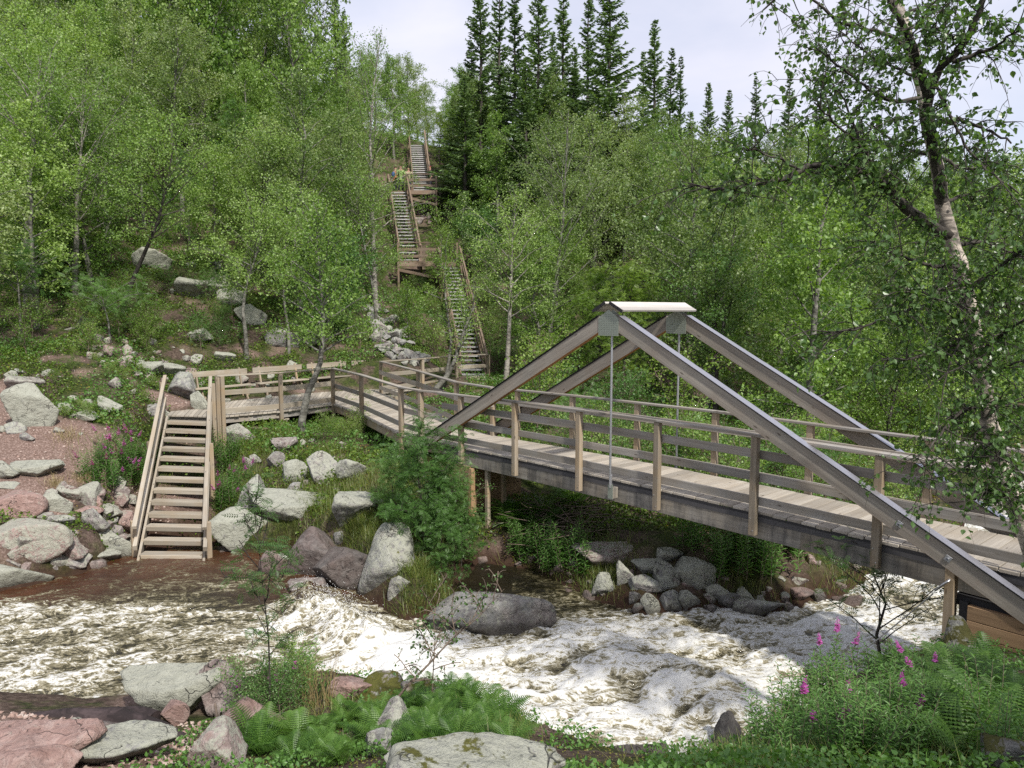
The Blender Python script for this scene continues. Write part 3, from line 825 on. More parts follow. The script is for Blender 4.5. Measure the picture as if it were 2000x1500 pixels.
# ridge roof of pale boards joining the two frames
for sg in (-1, 1):
    for j in range(3):
        d = 0.025 + 0.095 * (j + 0.5)
        dn = math.atan(0.525)
        s = 4.85 + sg * (d * math.cos(dn) + 0.03)
        z = 2.905 - d * math.sin(dn)
        up = Vector((BU[0] * sg * math.sin(dn), BU[1] * sg * math.sin(dn), math.cos(dn)))
        cz = 0.05
        board('ridge_board', bp(s, -0.25, z - cz + 0.045), bp(s, BW + 0.27, z - cz + 0.045), 0.092, 0.034, W_WHITE, bridge, up=up)
        board('verge_strip', bp(s - 0.05, -0.258, z - cz + 0.04 + sg * 0.026), bp(s + 0.05, -0.258, z - cz + 0.04 - sg * 0.026), 0.010, 0.05, M_BLACK, bridge, ch=0)

# ------------------------------------------------------------------ abutments
ab = empty('plank_abutment', bp(0.6, 0.6, -1.6), 'orange-brown plank crib under the far end of the bridge', 'abutment')
for i in range(9):
    z = -0.46 - 0.172 * i
    board('crib_plank', bp(-0.6, 0.02, z), bp(0.98, 0.02, z), 0.05, 0.166, W_CRIB, ab)
    board('crib_plank', bp(0.955, 0.055, z), bp(0.955, 1.40, z), 0.05, 0.166, W_CRIB, ab)
board('corner_post', bp(1.04, -0.01, -0.40), bp(1.04, -0.01, -1.9), 0.10, 0.10, W_CRIB, ab, up=(BN[0], BN[1], 0))
for n_ in (0.10, 0.52):
    board('strut_post', bp(1.42, n_, -0.39), bp(1.42, n_, -2.0), 0.085, 0.085, W_POST, ab, up=(BN[0], BN[1], 0))
ab2 = empty('log_abutment', bp(10.3, 0.0, -1.0), 'weathered plank retaining wall under the near right end of the bridge', 'abutment')
board('wall_post', bp(9.93, -0.14, -0.06), bp(9.93, -0.14, -1.05), 0.10, 0.13, W_POST, ab2, up=(BN[0], BN[1], 0))
board('wall_post', bp(10.07, -0.11, -0.42), bp(10.07, -0.11, -1.05), 0.09, 0.09, M_BLACK, ab2, up=(BN[0], BN[1], 0))
for i in range(5):
    z = -0.52 - 0.165 * i
    board('wall_plank', bp(10.12, -0.16, z), bp(12.6, -0.16, z - 0.02), 0.07, 0.158, W_CRIB, ab2)
    board('wall_plank', bp(10.05, -0.05, z), bp(10.05, 1.5, z), 0.07, 0.158, W_CRIB, ab2)
board('bearing_beam', bp(9.95, 0.05, -0.44), bp(12.5, 0.05, -0.44), 0.30, 0.10, M_BLACK, ab2)

# steel stay cable from the wall post to the near bank
cab = empty('stay_cable', bp(9.93, -0.24, -0.20), 'thin steel stay cable running down from the bridge post', 'cable')
c0 = bp(9.93, -0.26, -0.20); c1 = Vector(hit(1520, 1385))
v, f = tube([c0 + (c1 - c0) * t - Vector((0, 0, 0.08 * math.sin(math.pi * t))) for t in np.linspace(0.07, 1, 24)], 0.0085, 6)
put('cable', mesh_np('cable', v, f, [M_ROD], True), cab)
dct = (c1 - c0).normalized()
sidev = dct.cross(Vector((0, 0, 1))).normalized()
for sg in (-1, 1):
    v, f = tube([c0 + sidev * 0.0 , c0 + dct * 0.03 + sidev * 0.028 * sg, c0 + dct * 0.16 + sidev * 0.028 * sg, c0 + dct * 0.20], 0.010, 6)
    put('turnbuckle', mesh_np('turnbuckle', v, f, [M_ROD], True), cab)
v, f = tube([bp(9.93, -0.15, -0.19), c0, c0 + dct * 0.03], 0.014, 6)
put('eye_bolt', mesh_np('eye_bolt', v, f, [M_ROD], True), cab)

# ================================================================== BOARDWALK
walk = empty('boardwalk', (-4.9, 23.4, 0), 'pale plank boardwalk and ramp from the stair top to the bridge', 'boardwalk')
def resample(poly, n):
    P = np.array(poly, float); seg = np.hypot(*(P[1:] - P[:-1]).T); cum = np.r_[0, np.cumsum(seg)]
    tt = np.linspace(0, cum[-1], n)
    return np.stack([np.interp(tt, cum, P[:, 0]), np.interp(tt, cum, P[:, 1])], 1)
def fan(near, far, n, z=0.0, t=0.045, mat=None):
    a = resample(near, n + 1); b = resample(far, n + 1)
    for i in range(n):
        g = 0.035
        q = [a[i] * (1 - g) + a[i + 1] * g, a[i] * g + a[i + 1] * (1 - g), b[i] * g + b[i + 1] * (1 - g), b[i] * (1 - g) + b[i + 1] * g]
        dz = random.uniform(-.004, .004)
        e = (q[3] - q[0]) / np.linalg.norm(q[3] - q[0]) * random.uniform(-.02, .02)
        pts = [(*(q[0] - e), z + dz), (*(q[3] + 0 * e), z + dz), (*(q[2]), z + dz), (*(q[1] - e), z + dz)]
        prism('deck_plank', pts[::-1], t, mat or W_DECK, walk)
P1 = (-5.42, 22.35); N2 = (-4.08, 20.0); N3 = (-2.52, 16.75); N4 = (-1.98, 16.0); N5 = (-1.53, 15.66)
F1 = (-4.5, 25.4); F2 = (-2.7, 21.3); F3 = (-1.35, 17.95); F4 = (-0.43, 16.62)
S0 = (-9.35, 19.95); P0 = (-7.85, 19.68); Pm = (-6.5, 20.75)
R2 = (-3.25, 26.9); R3 = (-2.15, 28.7); R4 = (-0.95, 29.7)
bench_line = [(-10.0, 21.9), (-8.3, 24.2), (-6.7, 26.4), (-4.9, 28.6), (-2.9, 30.8), (-1.5, 32.3)]
fan([S0, P0, Pm, P1], bench_line[:4][:3] + [(-6.0, 27.2)], 40)
fan([P1, (-5.0, 23.8), F1], [(-6.0, 27.2), (-5.4, 28.0), (-4.9, 28.6)], 14)
fan([F1, R2, R3, R4, (-0.4, 31.2)], bench_line[3:], 34)
fan([P1, N2, N3, N4, N5], [F1, F2, F3, F4, tuple(BA + BN * BW)], 42, z=0.0)
def joist(pts, z, h, inset=0.0, name='joist', mat=None):
    for a, b in zip(pts[:-1], pts[1:]):
        board(name, (*a, z), (*b, z), 0.05, h, mat or W_RAIL, walk, ext=0.02)
def shift(pts, d):
    out_ = []
    for i, p in enumerate(pts):
        a = np.array(pts[max(i - 1, 0)]); b = np.array(pts[min(i + 1, len(pts) - 1)])
        t = (b - a) / np.linalg.norm(b - a); nv = np.array([-t[1], t[0]])
        out_.append(tuple(np.array(p) + nv * d))
    return out_
joist(shift([P1, N2, N3, N4, N5], 0.06), -0.15, 0.20, mat=W_POST)
joist(shift([F1, F2, F3, F4], -0.08), -0.15, 0.20)
joist(shift([P0, Pm, P1], 0.10), -0.13, 0.16)
joist(shift([S0, P0], 0.12), -0.13, 0.16)
joist(shift([F1, R2, R3, R4], 0.10), -0.14, 0.18)
joist(shift(bench_line[:4], -0.3), -0.14, 0.18)
def wpost(p, z0, z1=1.07, sz=0.098, parent=None, mat=None, name='post'):
    return board(name, (p[0], p[1], z0), (p[0], p[1], z1), sz, sz, mat or W_POST, parent or walk, up=(BN[0], BN[1], 0))
def rails(pts, heights=((0.13, 0.14), (0.62, 0.14)), top=1.085, inner=0.06, ground=True, mat=None, toph=0.036):
    """posts stand outside (right of travel = negative shift), boards inside"""
    ins = shift(pts, inner)
    for i, (a, b) in enumerate(zip(ins[:-1], ins[1:])):
        for z, h in heights:
            board('rail_board', (*a, z), (*b, z), 0.032, h, mat or W_RAIL, walk)
    for a, b in zip(pts[:-1], pts[1:]):
        board('handrail', (*a, top), (*b, top), 0.13, toph, mat or W_RAIL, walk, ext=0.01)
# platform rail P0-Pm-P1, pale boards
rails([P0, Pm, P1], mat=W_NEW)
for p in (P0, Pm, P1):
    g = float(height(*p)[0]); wpost(p, min(g, -0.5) - 0.2)
wpost((P0[0] + 0.12, P0[1] + 0.02), float(height(*P0)[0]) - 0.3)
# ramp rails
rails([P1, N2, N3, N4, N5], heights=((0.20, 0.12), (0.55, 0.12)))
for p in (N2, N3, N4):
    g = float(height(*p)[0]); wpost(p, min(g, -0.4) - 0.1)
rails([F1, F2, F3, F4, tuple(BA + BN * BW)][::1], heights=((0.20, 0.12), (0.72, 0.14)), inner=-0.06)
for p in (F1, F2, F3, F4):
    wpost(p, -0.45)
rails([F1, R2, R3, R4], heights=((0.16, 0.14), (0.62, 0.14)), mat=W_NEW)
for p in (R2, R3, R4):
    wpost(p, -0.5)
for p in [(-8.9, 21.5), (-7.2, 22.6), (-6.6, 25.0), (-5.0, 26.5), (-3.9, 24.8), (-3.0, 20.6), (-3.4, 29.0)]:
    wpost(p, float(height(*p)[0]) - 0.2, -0.06, 0.14, name='foundation_post')
# stacked shims under the platform edge
for i in range(4):
    board('shim', (-7.0 + .05 * i, 20.9, -0.42 + 0.05 * i), (-6.55 + .05 * i, 21.1, -0.42 + 0.05 * i), 0.16, 0.045, W_NEW, walk)

# ------------------------------------------------------------------ benches
BLAB = ['backed plank bench nearest the stair, first of the row', 'second backed plank bench of the row behind the railing', 'third bench of the row, behind the leaning birch trunk',
        'last bench of the row, behind the corner of the ramp railing']
bpts = [((-9.83, 22.45), (-8.62, 24.05)), ((-8.50, 24.25), (-7.35, 25.85)), ((-7.22, 26.05), (-6.15, 27.4)), ((-5.98, 27.6), (-4.95, 28.8))]
for (a, b), lab in zip(bpts, BLAB):
    a = np.array(a); b = np.array(b); d = (b - a) / np.linalg.norm(b - a); nv = np.array([d[1], -d[0]])   # towards the camera
    bn = empty('bench', (*((a + b) / 2), 0), lab, 'bench', 'benches along the boardwalk')
    board('backrest', (*a, 0.87), (*b, 0.87), 0.035, 0.17, W_NEW, bn, up=(0, 0, 1))
    for k in (0, 1):
        oo = 0.16 + 0.17 * k
        board('seat_plank', (*(a + nv * oo), 0.45), (*(b + nv * oo), 0.45), 0.15, 0.04, W_NEW, bn)
    for t in (0.13, 0.87):
        c = a + (b - a) * t
        board('back_leg', (*(c + nv * 0.16), 0.0), (*(c - nv * 0.045), 1.0), 0.07, 0.045, W_POST, bn, up=(d[0], d[1], 0))
        board('front_leg', (*(c + nv * 0.42), 0.0), (*(c + nv * 0.24), 0.44), 0.07, 0.045, W_POST, bn, up=(d[0], d[1], 0))
        board('leg_brace', (*(c + nv * 0.40 + d * 0.05), 0.17), (*(c + nv * 0.10 + d * 0.05), 0.17), 0.04, 0.07, W_POST, bn)

# ================================================================== RIVERSIDE STAIR
st = empty('riverside_staircase', (-7.2, 15.0, -2.1), 'open wooden staircase going down from the boardwalk into the brown water', 'staircase')
TL = Vector((-9.30, 19.85, -0.05)); TR = Vector((-8.02, 19.55, -0.05))
BL = Vector((-7.33, 14.15, -2.10)); BR = Vector((-6.03, 14.12, -2.10))
NT = 13
for k in range(NT):
    t = (k + 0.45) / NT
    a = TL.lerp(BL, t); b = TR.lerp(BR, t)
    e = (b - a).normalized()
    run = (BL - TL).normalized()
    fw = Vector((run.x, run.y, 0)).normalized()
    board('tread', a + e * 0.04, b - e * 0.04, 0.24, 0.045, W_NEW, st)
    board('tread_nosing', a + e * 0.04 + fw * 0.135 - Vector((0, 0, 0.025)), b - e * 0.04 + fw * 0.135 - Vector((0, 0, 0.025)), 0.028, 0.09, W_NEW, st)
    for p, sg in ((a, 1), (b, -1)):
        q = p + e * sg * 0.055 - Vector((0, 0, 0.06))
        board('cleat', q - fw * 0.10, q + fw * 0.11, 0.04, 0.06, W_POST, st)
for a, b, sg in ((TL, BL, -1), (TR, BR, 1)):
    e = (TR - TL).normalized()
    board('stringer', a + Vector((0, 0, -0.06)), b + Vector((0, 0, -0.06)) + (b - a).normalized() * 0.12, 0.05, 0.22, W_NEW, st)
    o1 = e * sg * 0.045
    board('rail_board', a + o1 + Vector((0, 0, 0.50)), b + o1 + Vector((0, 0, 0.34)) + (b - a).normalized() * 0.1, 0.075, 0.11, W_NEW, st)
    board('handrail', a + o1 * 1.0 + Vector((0, 0, 1.02)) - (b - a).normalized() * (0.25), b + o1 + Vector((0, 0, 0.72)) + (b - a).normalized() * 0.05, 0.085, 0.07, W_NEW, st)
    for t, zz in ((0.02, 1.0), (0.50, 0.86), (0.965, 0.70)):
        p = a.lerp(b, t) + e * sg * 0.115
        g = float(height(p.x, p.y)[0])
        board('post', (p.x, p.y, max(g, p.z - 0.9) - 0.1 if t < 0.9 else -2.25), (p.x, p.y, p.z + zz), 0.095, 0.095, W_POST, st, up=(BU[0], BU[1], 0))
board('bottom_riser', BL + Vector((0.05, 0, -0.0)) + Vector((0, 0.25, 0.03)), BR + Vector((-0.05, 0, 0)) + Vector((0, 0.25, 0.03)), 0.05, 0.14, W_CRIB, st)

# ================================================================== HILL STAIRCASE
hs = empty('hill_staircase', (-2.0, 33.5, -0.3), 'long wooden staircase climbing the wooded hillside in three flights', 'staircase')
def flight(pb, pt, width, nt, lean=(1, 0, 0)):
    pb = Vector(pb); pt = Vector(pt); s = Vector(lean).normalized()
    run = (pt - pb).normalized()
    for k in range(nt):
        c = pb.lerp(pt, (k + 0.5) / nt)
        board('tread', c - s * (width / 2 - .03), c + s * (width / 2 - .03), 0.24, 0.065, W_TREAD, hs, ch=0)
    for sg in (-1, 1):
        o1 = s * sg * width / 2
        board('stringer', pb + o1 - run * .1, pt + o1 + run * .1, 0.05, 0.24, W_HILL, hs)
        o2 = s * sg * (width / 2 + 0.04)
        board('rail_board', pb + o2 + Vector((0, 0, .52)), pt + o2 + Vector((0, 0, .52)), 0.04, 0.14, W_HILL, hs)
        board('handrail', pb + o2 + Vector((0, 0, 1.0)) - run * .2, pt + o2 + Vector((0, 0, 1.0)) + run * .2, 0.09, 0.14, W_HILL, hs)
        n = max(3, int((pt - pb).length / 2.2))
        for j in range(n + 1):
            p = pb.lerp(pt, j / n) + s * sg * (width / 2 + 0.10)
            board('post', p - Vector((0, 0, 0.9)), p + Vector((0, 0, 1.02)), 0.10, 0.10, W_HILL, hs, up=(0, 1, 0))
def landing(x0, x1, y0, y1, z, rail_front=True, brace=True, rail_right=True):
    n = max(3, int((y1 - y0) / 0.2))
    for i in range(n):
        y = y0 + (i + .5) * (y1 - y0) / n
        board('landing_plank', (x0, y, z), (x1, y, z), (y1 - y0) / n - .012, 0.045, W_HILL, hs, ch=0)
    board('landing_beam', (x0, y0 - .03, z - 0.14), (x1, y0 - .03, z - 0.14), 0.06, 0.24, W_HILL, hs)
    if rail_front:
        for zz in (0.30, 0.68):
            board('rail_board', (x0, y0 - .05, z + zz), (x1, y0 - .05, z + zz), 0.04, 0.16, W_HILL, hs)
        board('handrail', (x0 - .05, y0 - .05, z + 1.05), (x1 + .05, y0 - .05, z + 1.05), 0.12, 0.05, W_HILL, hs)
    for x in ([x0, x1] if rail_front else [x1]):
        board('post', (x, y0 - .08, z - 1.7), (x, y0 - .08, z + 1.05), 0.10, 0.10, W_HILL, hs, up=(0, 1, 0))
    if brace:
        board('brace', (x0, y0 - .10, z - 0.45), (x1, y0 - .10, z - 0.95), 0.05, 0.16, W_HILL, hs)
        board('brace', (x0, y0 + 1.0, z - 0.9), (x1, y0 - .10, z - 0.40), 0.05, 0.14, W_HILL, hs)
a0 = at(925, 736, 33.6); a1 = at(878, 521, 42.0)
flight(a0, a1, 1.12, 28)
l1z = at(845, 512, 42.5)[2]
xl = at(778, 512, 42.0)[0]; xr = at(893, 512, 42.0)[0]
landing(xl, xr - 0.95, 42.1, 43.6, l1z)
landing(xr - 0.95, xr, 42.15, 43.6, l1z, rail_front=False, brace=False)
b0 = at(800, 502, 43.7); b0[2] = l1z + 0.1; b1 = at(777, 374, 50.5)
flight(b0, b1, 1.15, 22)
l2z = b1[2] + 0.05
xl = b1[0] - .55; xr = at(853, 380, 50.5)[0]
landing(xl + 1.15, xr, 50.4, 52.2, l2z, brace=True)
landing(xl, xl + 1.15, 50.7, 52.2, l2z, rail_front=False, brace=False)
c0_ = at(824, 380, 52.3); c0_[2] = l2z + 0.1; c1_ = at(814, 283, 59.5)
flight(c0_, c1_, 1.15, 24)

# ================================================================== ROCKS
def rock_mesh(name, seed, sub=4, planes=14, soft=14.0, amp=0.05):
    r = np.random.default_rng(seed)
    bm = bmesh.new(); bmesh.ops.create_icosphere(bm, subdivisions=sub, radius=1.0)
    V = np.array([v.co[:] for v in bm.verts]); Fc = np.array([[v.index for v in f.verts] for f in bm.faces]); bm.free()
    V = norm(V)
    pn = norm(r.normal(size=(planes, 3))); pd = r.uniform(0.42, 0.92, planes)
    dt = V @ pn.T
    rr = np.where(dt > 0.05, pd[None] / np.maximum(dt, 0.05), 9.0)
    rr = np.minimum(rr, 3.0)
    # soft minimum
    rad = -np.log(np.exp(-soft * rr).sum(1) + math.exp(-soft * 1.15)) / soft
    if seed < 200:
        rad = np.minimum(rad, np.where(dt > 0.05, pd[None] / np.maximum(dt, 0.05), 9.0).min(1) * (1.0 + 0.35 / soft * 4)).clip(max=1.12)
    P = V * rad[:, None]
    n1 = fbm(P[:, 0] * 1.6 + seed, P[:, 1] * 1.6, P[:, 2] * 1.6, 4, seed)
    n2 = 1 - np.abs(fbm(P[:, 0] * 2.7 + seed, P[:, 1] * 2.7, P[:, 2] * 2.7, 3, seed + 50)) * 2
    n3 = fbm(P[:, 0] * 7 + seed, P[:, 1] * 7, P[:, 2] * 7, 3, seed + 90)
    P = P * (1 + amp * 1.6 * n1 + amp * 0.8 * n2 + amp * 0.45 * n3 - amp * 0.3)[:, None]
    lo, hi = P.min(0), P.max(0)
    P = (P - (lo + hi) / 2) / ((hi - lo) / 2)
    me = mesh_np(name, P, Fc, [ROCK], True)
    return me
RK = [rock_mesh('rock', 100 + i, 5, [8, 9, 12, 16, 9, 8, 12, 9, 10, 18][i], [90, 70, 45, 22, 120, 80, 40, 140, 90, 16][i], [0.055, 0.06, 0.06, 0.07, 0.045, 0.065, 0.07, 0.05, 0.055, 0.06][i]) for i in range(10)]
RKS = [rock_mesh('small_rock', 200 + i, 3, 9 + i, 60, 0.05) for i in range(6)]
def rock(px, py, wpx, hpx, seed, label=None, pink=0.1, lichen=0.5, moss=0.0, dark=0.0, Y=None, rot=None, tilt=(0, 0), depth=0.8, group=None, cat='rock', name='rock', small=False, lift=0.0):
    """rock whose picture centre is (px,py) and apparent size wpx x hpx, standing on the ground"""
    r = random.Random(seed * 13 + 5)
    if Y is None:
        g = hit(px, py + hpx * 0.44)
        Y = g[1] + wpx / 2 / FPX * g[1] * depth * 0.75
    c = at(px, py, Y)
    dist = Y * cP - (c[2] - CAMH) * sP
    hx = 1.04 * wpx / 2 / FPX * dist; hz = 1.04 * hpx / 2 / FPX * dist
    hy = hx * depth
    down = max(0.0, (c[2] - hz) - float(height(c[0], c[1])[0]))
    if down > 0: hz += down / 2; c[2] -= down / 2
    me = (RKS if small else RK)[seed % (6 if small else 10)]
    o = put(name, me, None, None, label, cat, group)
    o.location = (c[0], c[1], c[2] + lift)
    o.scale = (hx * 1.04, hy, hz * 1.06)
    o.rotation_euler = (tilt[0], tilt[1], 0)
    if rot is not None:
        o.rotation_euler[2] = rot
    if r.random() < 0.5 and rot is None: o.scale.x *= -1; o.scale.y *= -1
    o['pink'] = float(pink); o['lichen'] = float(lichen); o['moss'] = float(moss); o['dark'] = float(dark)
    return o
# far left bank
rock(66, 798, 92, 92, 0, 'big pointed pale lichen boulder standing on the gravel path at left', .1, .85, tilt=(0, .15))
rock(50, 755, 56, 40, 3, 'rounded grey boulder just behind the big pointed lichen boulder', .25, .45)
rock(22, 736, 24, 24, 4, 'small square pale stone at the upper left end of the path', .1, .7)
rock(30, 838, 36, 26, 7, 'small angular grey stone at the foot of the pointed boulder', .15, .5)
rock(55, 855, 32, 20, 2, 'low round grey stone half sunk in the gravel path', .1, .4)
rock(125, 797, 30, 20, 1, 'flat lichen stone right of the big pointed boulder', .0, .8)
rock(210, 797, 48, 32, 5, 'pale slanting lichen stone on the slope left of the stair', .0, .9, tilt=(0, .5))
rock(163, 812, 58, 20, 8, 'long low pale stone with a mossy top beside the path', .1, .85, moss=.4)
rock(72, 918, 92, 36, 5, 'long pale flat slab lying at the edge of the path', .1, .75)
rock(12, 920, 60, 40, 2, 'pale slab cut by the left picture edge above the path step', .05, .75)
rock(10, 948, 46, 16, 1, 'thin pale slab in the path at the left edge', .1, .6)
rock(38, 990, 102, 58, 4, 'long pink block of the stone step at the left edge', 1.0, .25, Y=None)
rock(112, 985, 58, 46, 0, 'whitish block beside the long pink block', .2, .8)
rock(172, 967, 62, 50, 8, 'tilted cream coloured block right of the stone step', .35, .6, tilt=(0, .4))
rock(148, 962, 46, 34, 6, 'pinkish stone wedged between the cream blocks', .6, .4)
rock(234, 965, 34, 34, 1, 'grey pink stone below the fireweed', .4, .3)
rock(182, 981, 30, 28, 7, 'small rust pink stone in the middle of the stone pile', 1.0, .15)
rock(170, 998, 60, 18, 4, 'flat pink slab resting on the grey round block', 1.0, .15)
rock(190, 1020, 58, 54, 2, 'grey blocky stone under the flat pink slab', .1, .45)
rock(240, 1022, 46, 42, 9, 'pink and grey angular stone left of the stair foot', .8, .3)
rock(120, 1022, 40, 30, 3, 'grey stone above the big lichen spotted slab', .1, .5)
rock(88, 1012, 30, 22, 5, 'small beige stone above the big lichen spotted slab', .3, .5)
rock(52, 1060, 170, 84, 4, 'huge pink slab with lichen spots at the water edge', .75, .62, depth=.6)
rock(130, 1066, 90, 50, 8, 'slanting pink rock between the huge slab and the stair', .7, .45)
rock(36, 1130, 118, 76, 6, 'pale lichen rock rising out of the water at the left edge', .1, .85)
rock(140, 1094, 66, 32, 1, 'low cream rock at the water line below the slanting rock', .3, .5)
rock(218, 1066, 84, 62, 0, 'grey green lichen rock touching the stair foot', .05, .75)
rock(200, 1092, 56, 36, 3, 'low lichen rock in front of the grey green rock', .4, .75)
rock(438, 1092, 62, 44, 4, 'square block with pink top standing in the brown water', .45, .3, depth=.8)
# right of the stair
rock(480, 1036, 118, 92, 0, 'large pale lichen boulder right of the stair foot', .02, .8, tilt=(0, -.1))
rock(566, 993, 150, 66, 5, 'long wedge shaped pale boulder pointing right', .05, .75, tilt=(0, .12))
rock(497, 965, 60, 68, 8, 'upright grey boulder behind the long wedge boulder', .05, .55)
rock(573, 922, 50, 48, 1, 'pale rounded stone in the green slope below the boardwalk', .02, .75)
rock(632, 918, 58, 66, 7, 'upright pointed stone in the middle of the green slope', .08, .55)
rock(690, 918, 58, 46, 6, 'broad pale stone right of the pointed stone', .05, .65)
rock(701, 1000, 86, 74, 3, 'round grey speckled boulder in the grass above the shore', .02, .6, depth=.95)
rock(472, 850, 60, 44, 2, 'pinkish boulder under the platform edge', .4, .6)
rock(575, 957, 40, 24, 9, 'low grey stone above the long wedge boulder', .1, .3)
rock(540, 900, 34, 34, 4, 'broken grey stone left of the pale rounded stone', .15, .4)
rock(500, 898, 26, 22, 2, 'small whitish stone on the green slope near the stair', .2, .6)
rock(555, 872, 50, 34, 5, 'grey pink stone in the grass below the platform', .35, .3)
rock(617, 940, 14, 12, 1, 'tiny pale pebble stone beneath the pointed stone', .5, .3, small=True)
rock(484, 905, 22, 24, 3, 'small blunt stone among the fireweed right of the stair', .3, .5, small=True)
# ledges and shore by the jump
rock(760, 1108, 118, 150, 9, 'tall cracked grey rock face with moss at the shore', .02, .55, moss=.45, depth=.7, Y=12.3)
rock(792, 1168, 62, 92, 6, 'lower pale foot of the cracked rock face', .15, .5, depth=.7, Y=11.9)
rock(610, 1062, 120, 50, 8, 'wet brown ledge sloping into the rapids', .45, .1, dark=.5, Y=13.6, tilt=(0, -.3))
rock(672, 1110, 110, 70, 4, 'wet dark ledge beside the jump of water', .35, .05, dark=.6, Y=12.8, tilt=(0, .1))
rock(560, 1085, 90, 30, 6, 'flat rusty ledge just under the water right of the stair', .7, .0, dark=.35, Y=13.6)
rock(665, 1052, 34, 30, 1, 'small wet grey stone on top of the dark ledge', .1, .3, dark=.2)
rock(600, 1160, 70, 60, 5, 'wet yellowish rock splitting the current at the jump', .3, .3, dark=.2, Y=12.5)
rock(960, 1202, 236, 76, 4, 'broad flat grey rock lying in the dark pool', .1, .35, dark=.15, Y=11.2, depth=.45)
rock(890, 1212, 90, 50, 6, 'low end of the broad pool rock beside the birch twigs', .05, .3, dark=.3, Y=11.2)
# right bank pile
rock(1310, 1092, 50, 42, 3, 'rounded grey boulder on top of the rock pile', .02, .6)
rock(1356, 1124, 78, 62, 4, 'big square pale block of the rock pile by the river', .0, .7, tilt=(0, .2))
rock(1302, 1128, 52, 56, 7, 'angular grey block left of the square block', .02, .55)
rock(1264, 1108, 60, 32, 5, 'long pale boulder in the upper row of the rock pile', .03, .6)
rock(1262, 1142, 62, 42, 2, 'rounded boulder under the long pale boulder', .03, .5)
rock(1218, 1122, 38, 50, 8, 'leaning light grey stone at the left of the pile', .2, .6, tilt=(0, -.4))
rock(1308, 1174, 42, 44, 1, 'dark sided stone in the lower row of the pile', .02, .45)
rock(1344, 1176, 44, 46, 0, 'pale angular stone at the right of the lower row', .05, .6)
rock(1270, 1184, 38, 44, 7, 'upright pale stone at the water in front of the pile', .02, .65)
rock(1241, 1168, 26, 30, 6, 'dark blue grey stone beside the upright pale stone', .0, .15, dark=.3)
rock(1178, 1148, 46, 50, 9, 'mossy green grey stone left of the rock pile', .02, .6, moss=.4)
rock(1180, 1086, 120, 50, 5, 'pinkish slab behind the willowherb clumps', .5, .4)
rock(1402, 1160, 46, 40, 2, 'light stone right of the square block', .1, .6)
rock(1450, 1164, 44, 30, 8, 'cream stone at the foot of the bushes', .2, .8)
rock(1482, 1184, 110, 46, 6, 'long grey boulder at the water under the bridge', .1, .5)
rock(1425, 1176, 44, 34, 4, 'dark grey stone between the cream stone and the long boulder', .1, .2, dark=.3)
rock(1570, 1168, 50, 36, 3, 'rust brown boulder under the bridge', .8, .1, dark=.4)
rock(1598, 1170, 30, 36, 1, 'dark stone with pale edge next to the rust brown boulder', .3, .3, dark=.35)
rock(1655, 1180, 60, 30, 5, 'wet red brown slab where the rapids bend', .9, .1, dark=.3)
rock(1722, 1120, 28, 24, 4, 'small pale cube stone beyond the bridge post', .05, .5)
rock(1612, 1078, 50, 24, 2, 'pinkish shore stone seen below the girder', .7, .3)
rock(1680, 1062, 70, 26, 8, 'flat pink shore stone farther up the river', .8, .4)
rock(1560, 1135, 40, 22, 6, 'flat beige stone in the bushes under the bridge', .4, .5)
rock(1895, 985, 110, 30, 5, 'low rock in the upper rapids beyond the rail', .3, .3, dark=.2)
# near right bank
rock(1872, 1268, 70, 110, 9, 'dark mossy boulder with white lichen under the wall post', .02, .55, moss=.75, dark=.35, Y=7.6)
rock(1780, 1316, 60, 56, 3, 'lichen stone half hidden by ferns on the near bank', .05, .75, moss=.4)
rock(1985, 1470, 150, 90, 6, 'yellow mossy boulder in the bottom right corner', .05, .3, moss=.8, dark=.25)
# near left bank
rock(340, 1355, 190, 110, 5, 'flat pale green lichen rock at the near water edge', .0, .95, depth=.6)
rock(432, 1352, 84, 110, 7, 'tall grey stone with a broken pink edge beside the flat rock', .35, .25, depth=.7)
rock(343, 1395, 52, 50, 4, 'small rust brown cube of stone on the flat rock', 1.0, .0, dark=.25)
rock(500, 1408, 110, 84, 0, 'brown boulder with an orange pink top beside the ferns', .9, .05, dark=.3)
rock(424, 1460, 118, 96, 8, 'pink and grey split boulder at the bottom edge', .55, .45)
rock(250, 1470, 150, 80, 3, 'rounded pitted green grey boulder at the bottom edge', .0, .6)
rock(80, 1462, 230, 100, 5, 'broad pale pink slab filling the bottom left corner', .95, .1, depth=.6)
rock(30, 1500, 220, 80, 1, 'second pink slab below the broad pink slab', .95, .1, depth=.6)
rock(152, 1413, 32, 22, 2, 'round white stone on the edge of the pink slab', .3, .3, small=True)
rock(163, 1434, 22, 20, 3, 'cream pebble beside the round white stone', .4, .5, small=True)
rock(180, 1442, 32, 34, 4, 'pale pink angular stone next to the cream pebble', .9, .1, small=True)
rock(228, 1428, 60, 50, 6, 'dark wedge of stone under the black log', .4, .0, dark=.5)
rock(696, 1342, 96, 48, 6, 'maroon pink boulder behind the ferns on the little headland', .95, .1)
rock(740, 1352, 110, 50, 9, 'mossy grey rock in front of the maroon boulder', .2, .3, moss=.8)
rock(840, 1352, 110, 60, 2, 'mossy rock at the birch sapling foot', .4, .3, moss=.7)
rock(770, 1415, 90, 90, 8, 'grey rock standing between the two fern beds', .1, .5)
rock(930, 1552, 330, 170, 3, 'big grey lichen boulder with orange moss at the bottom edge', .0, .62, moss=.5, depth=.6)
rock(800, 1492, 90, 60, 7, 'angular grey stone left of the big mossy boulder', .0, .5)
rock(740, 1450, 60, 60, 1, 'grey stone sunk in the ferns near the bottom', .1, .4)
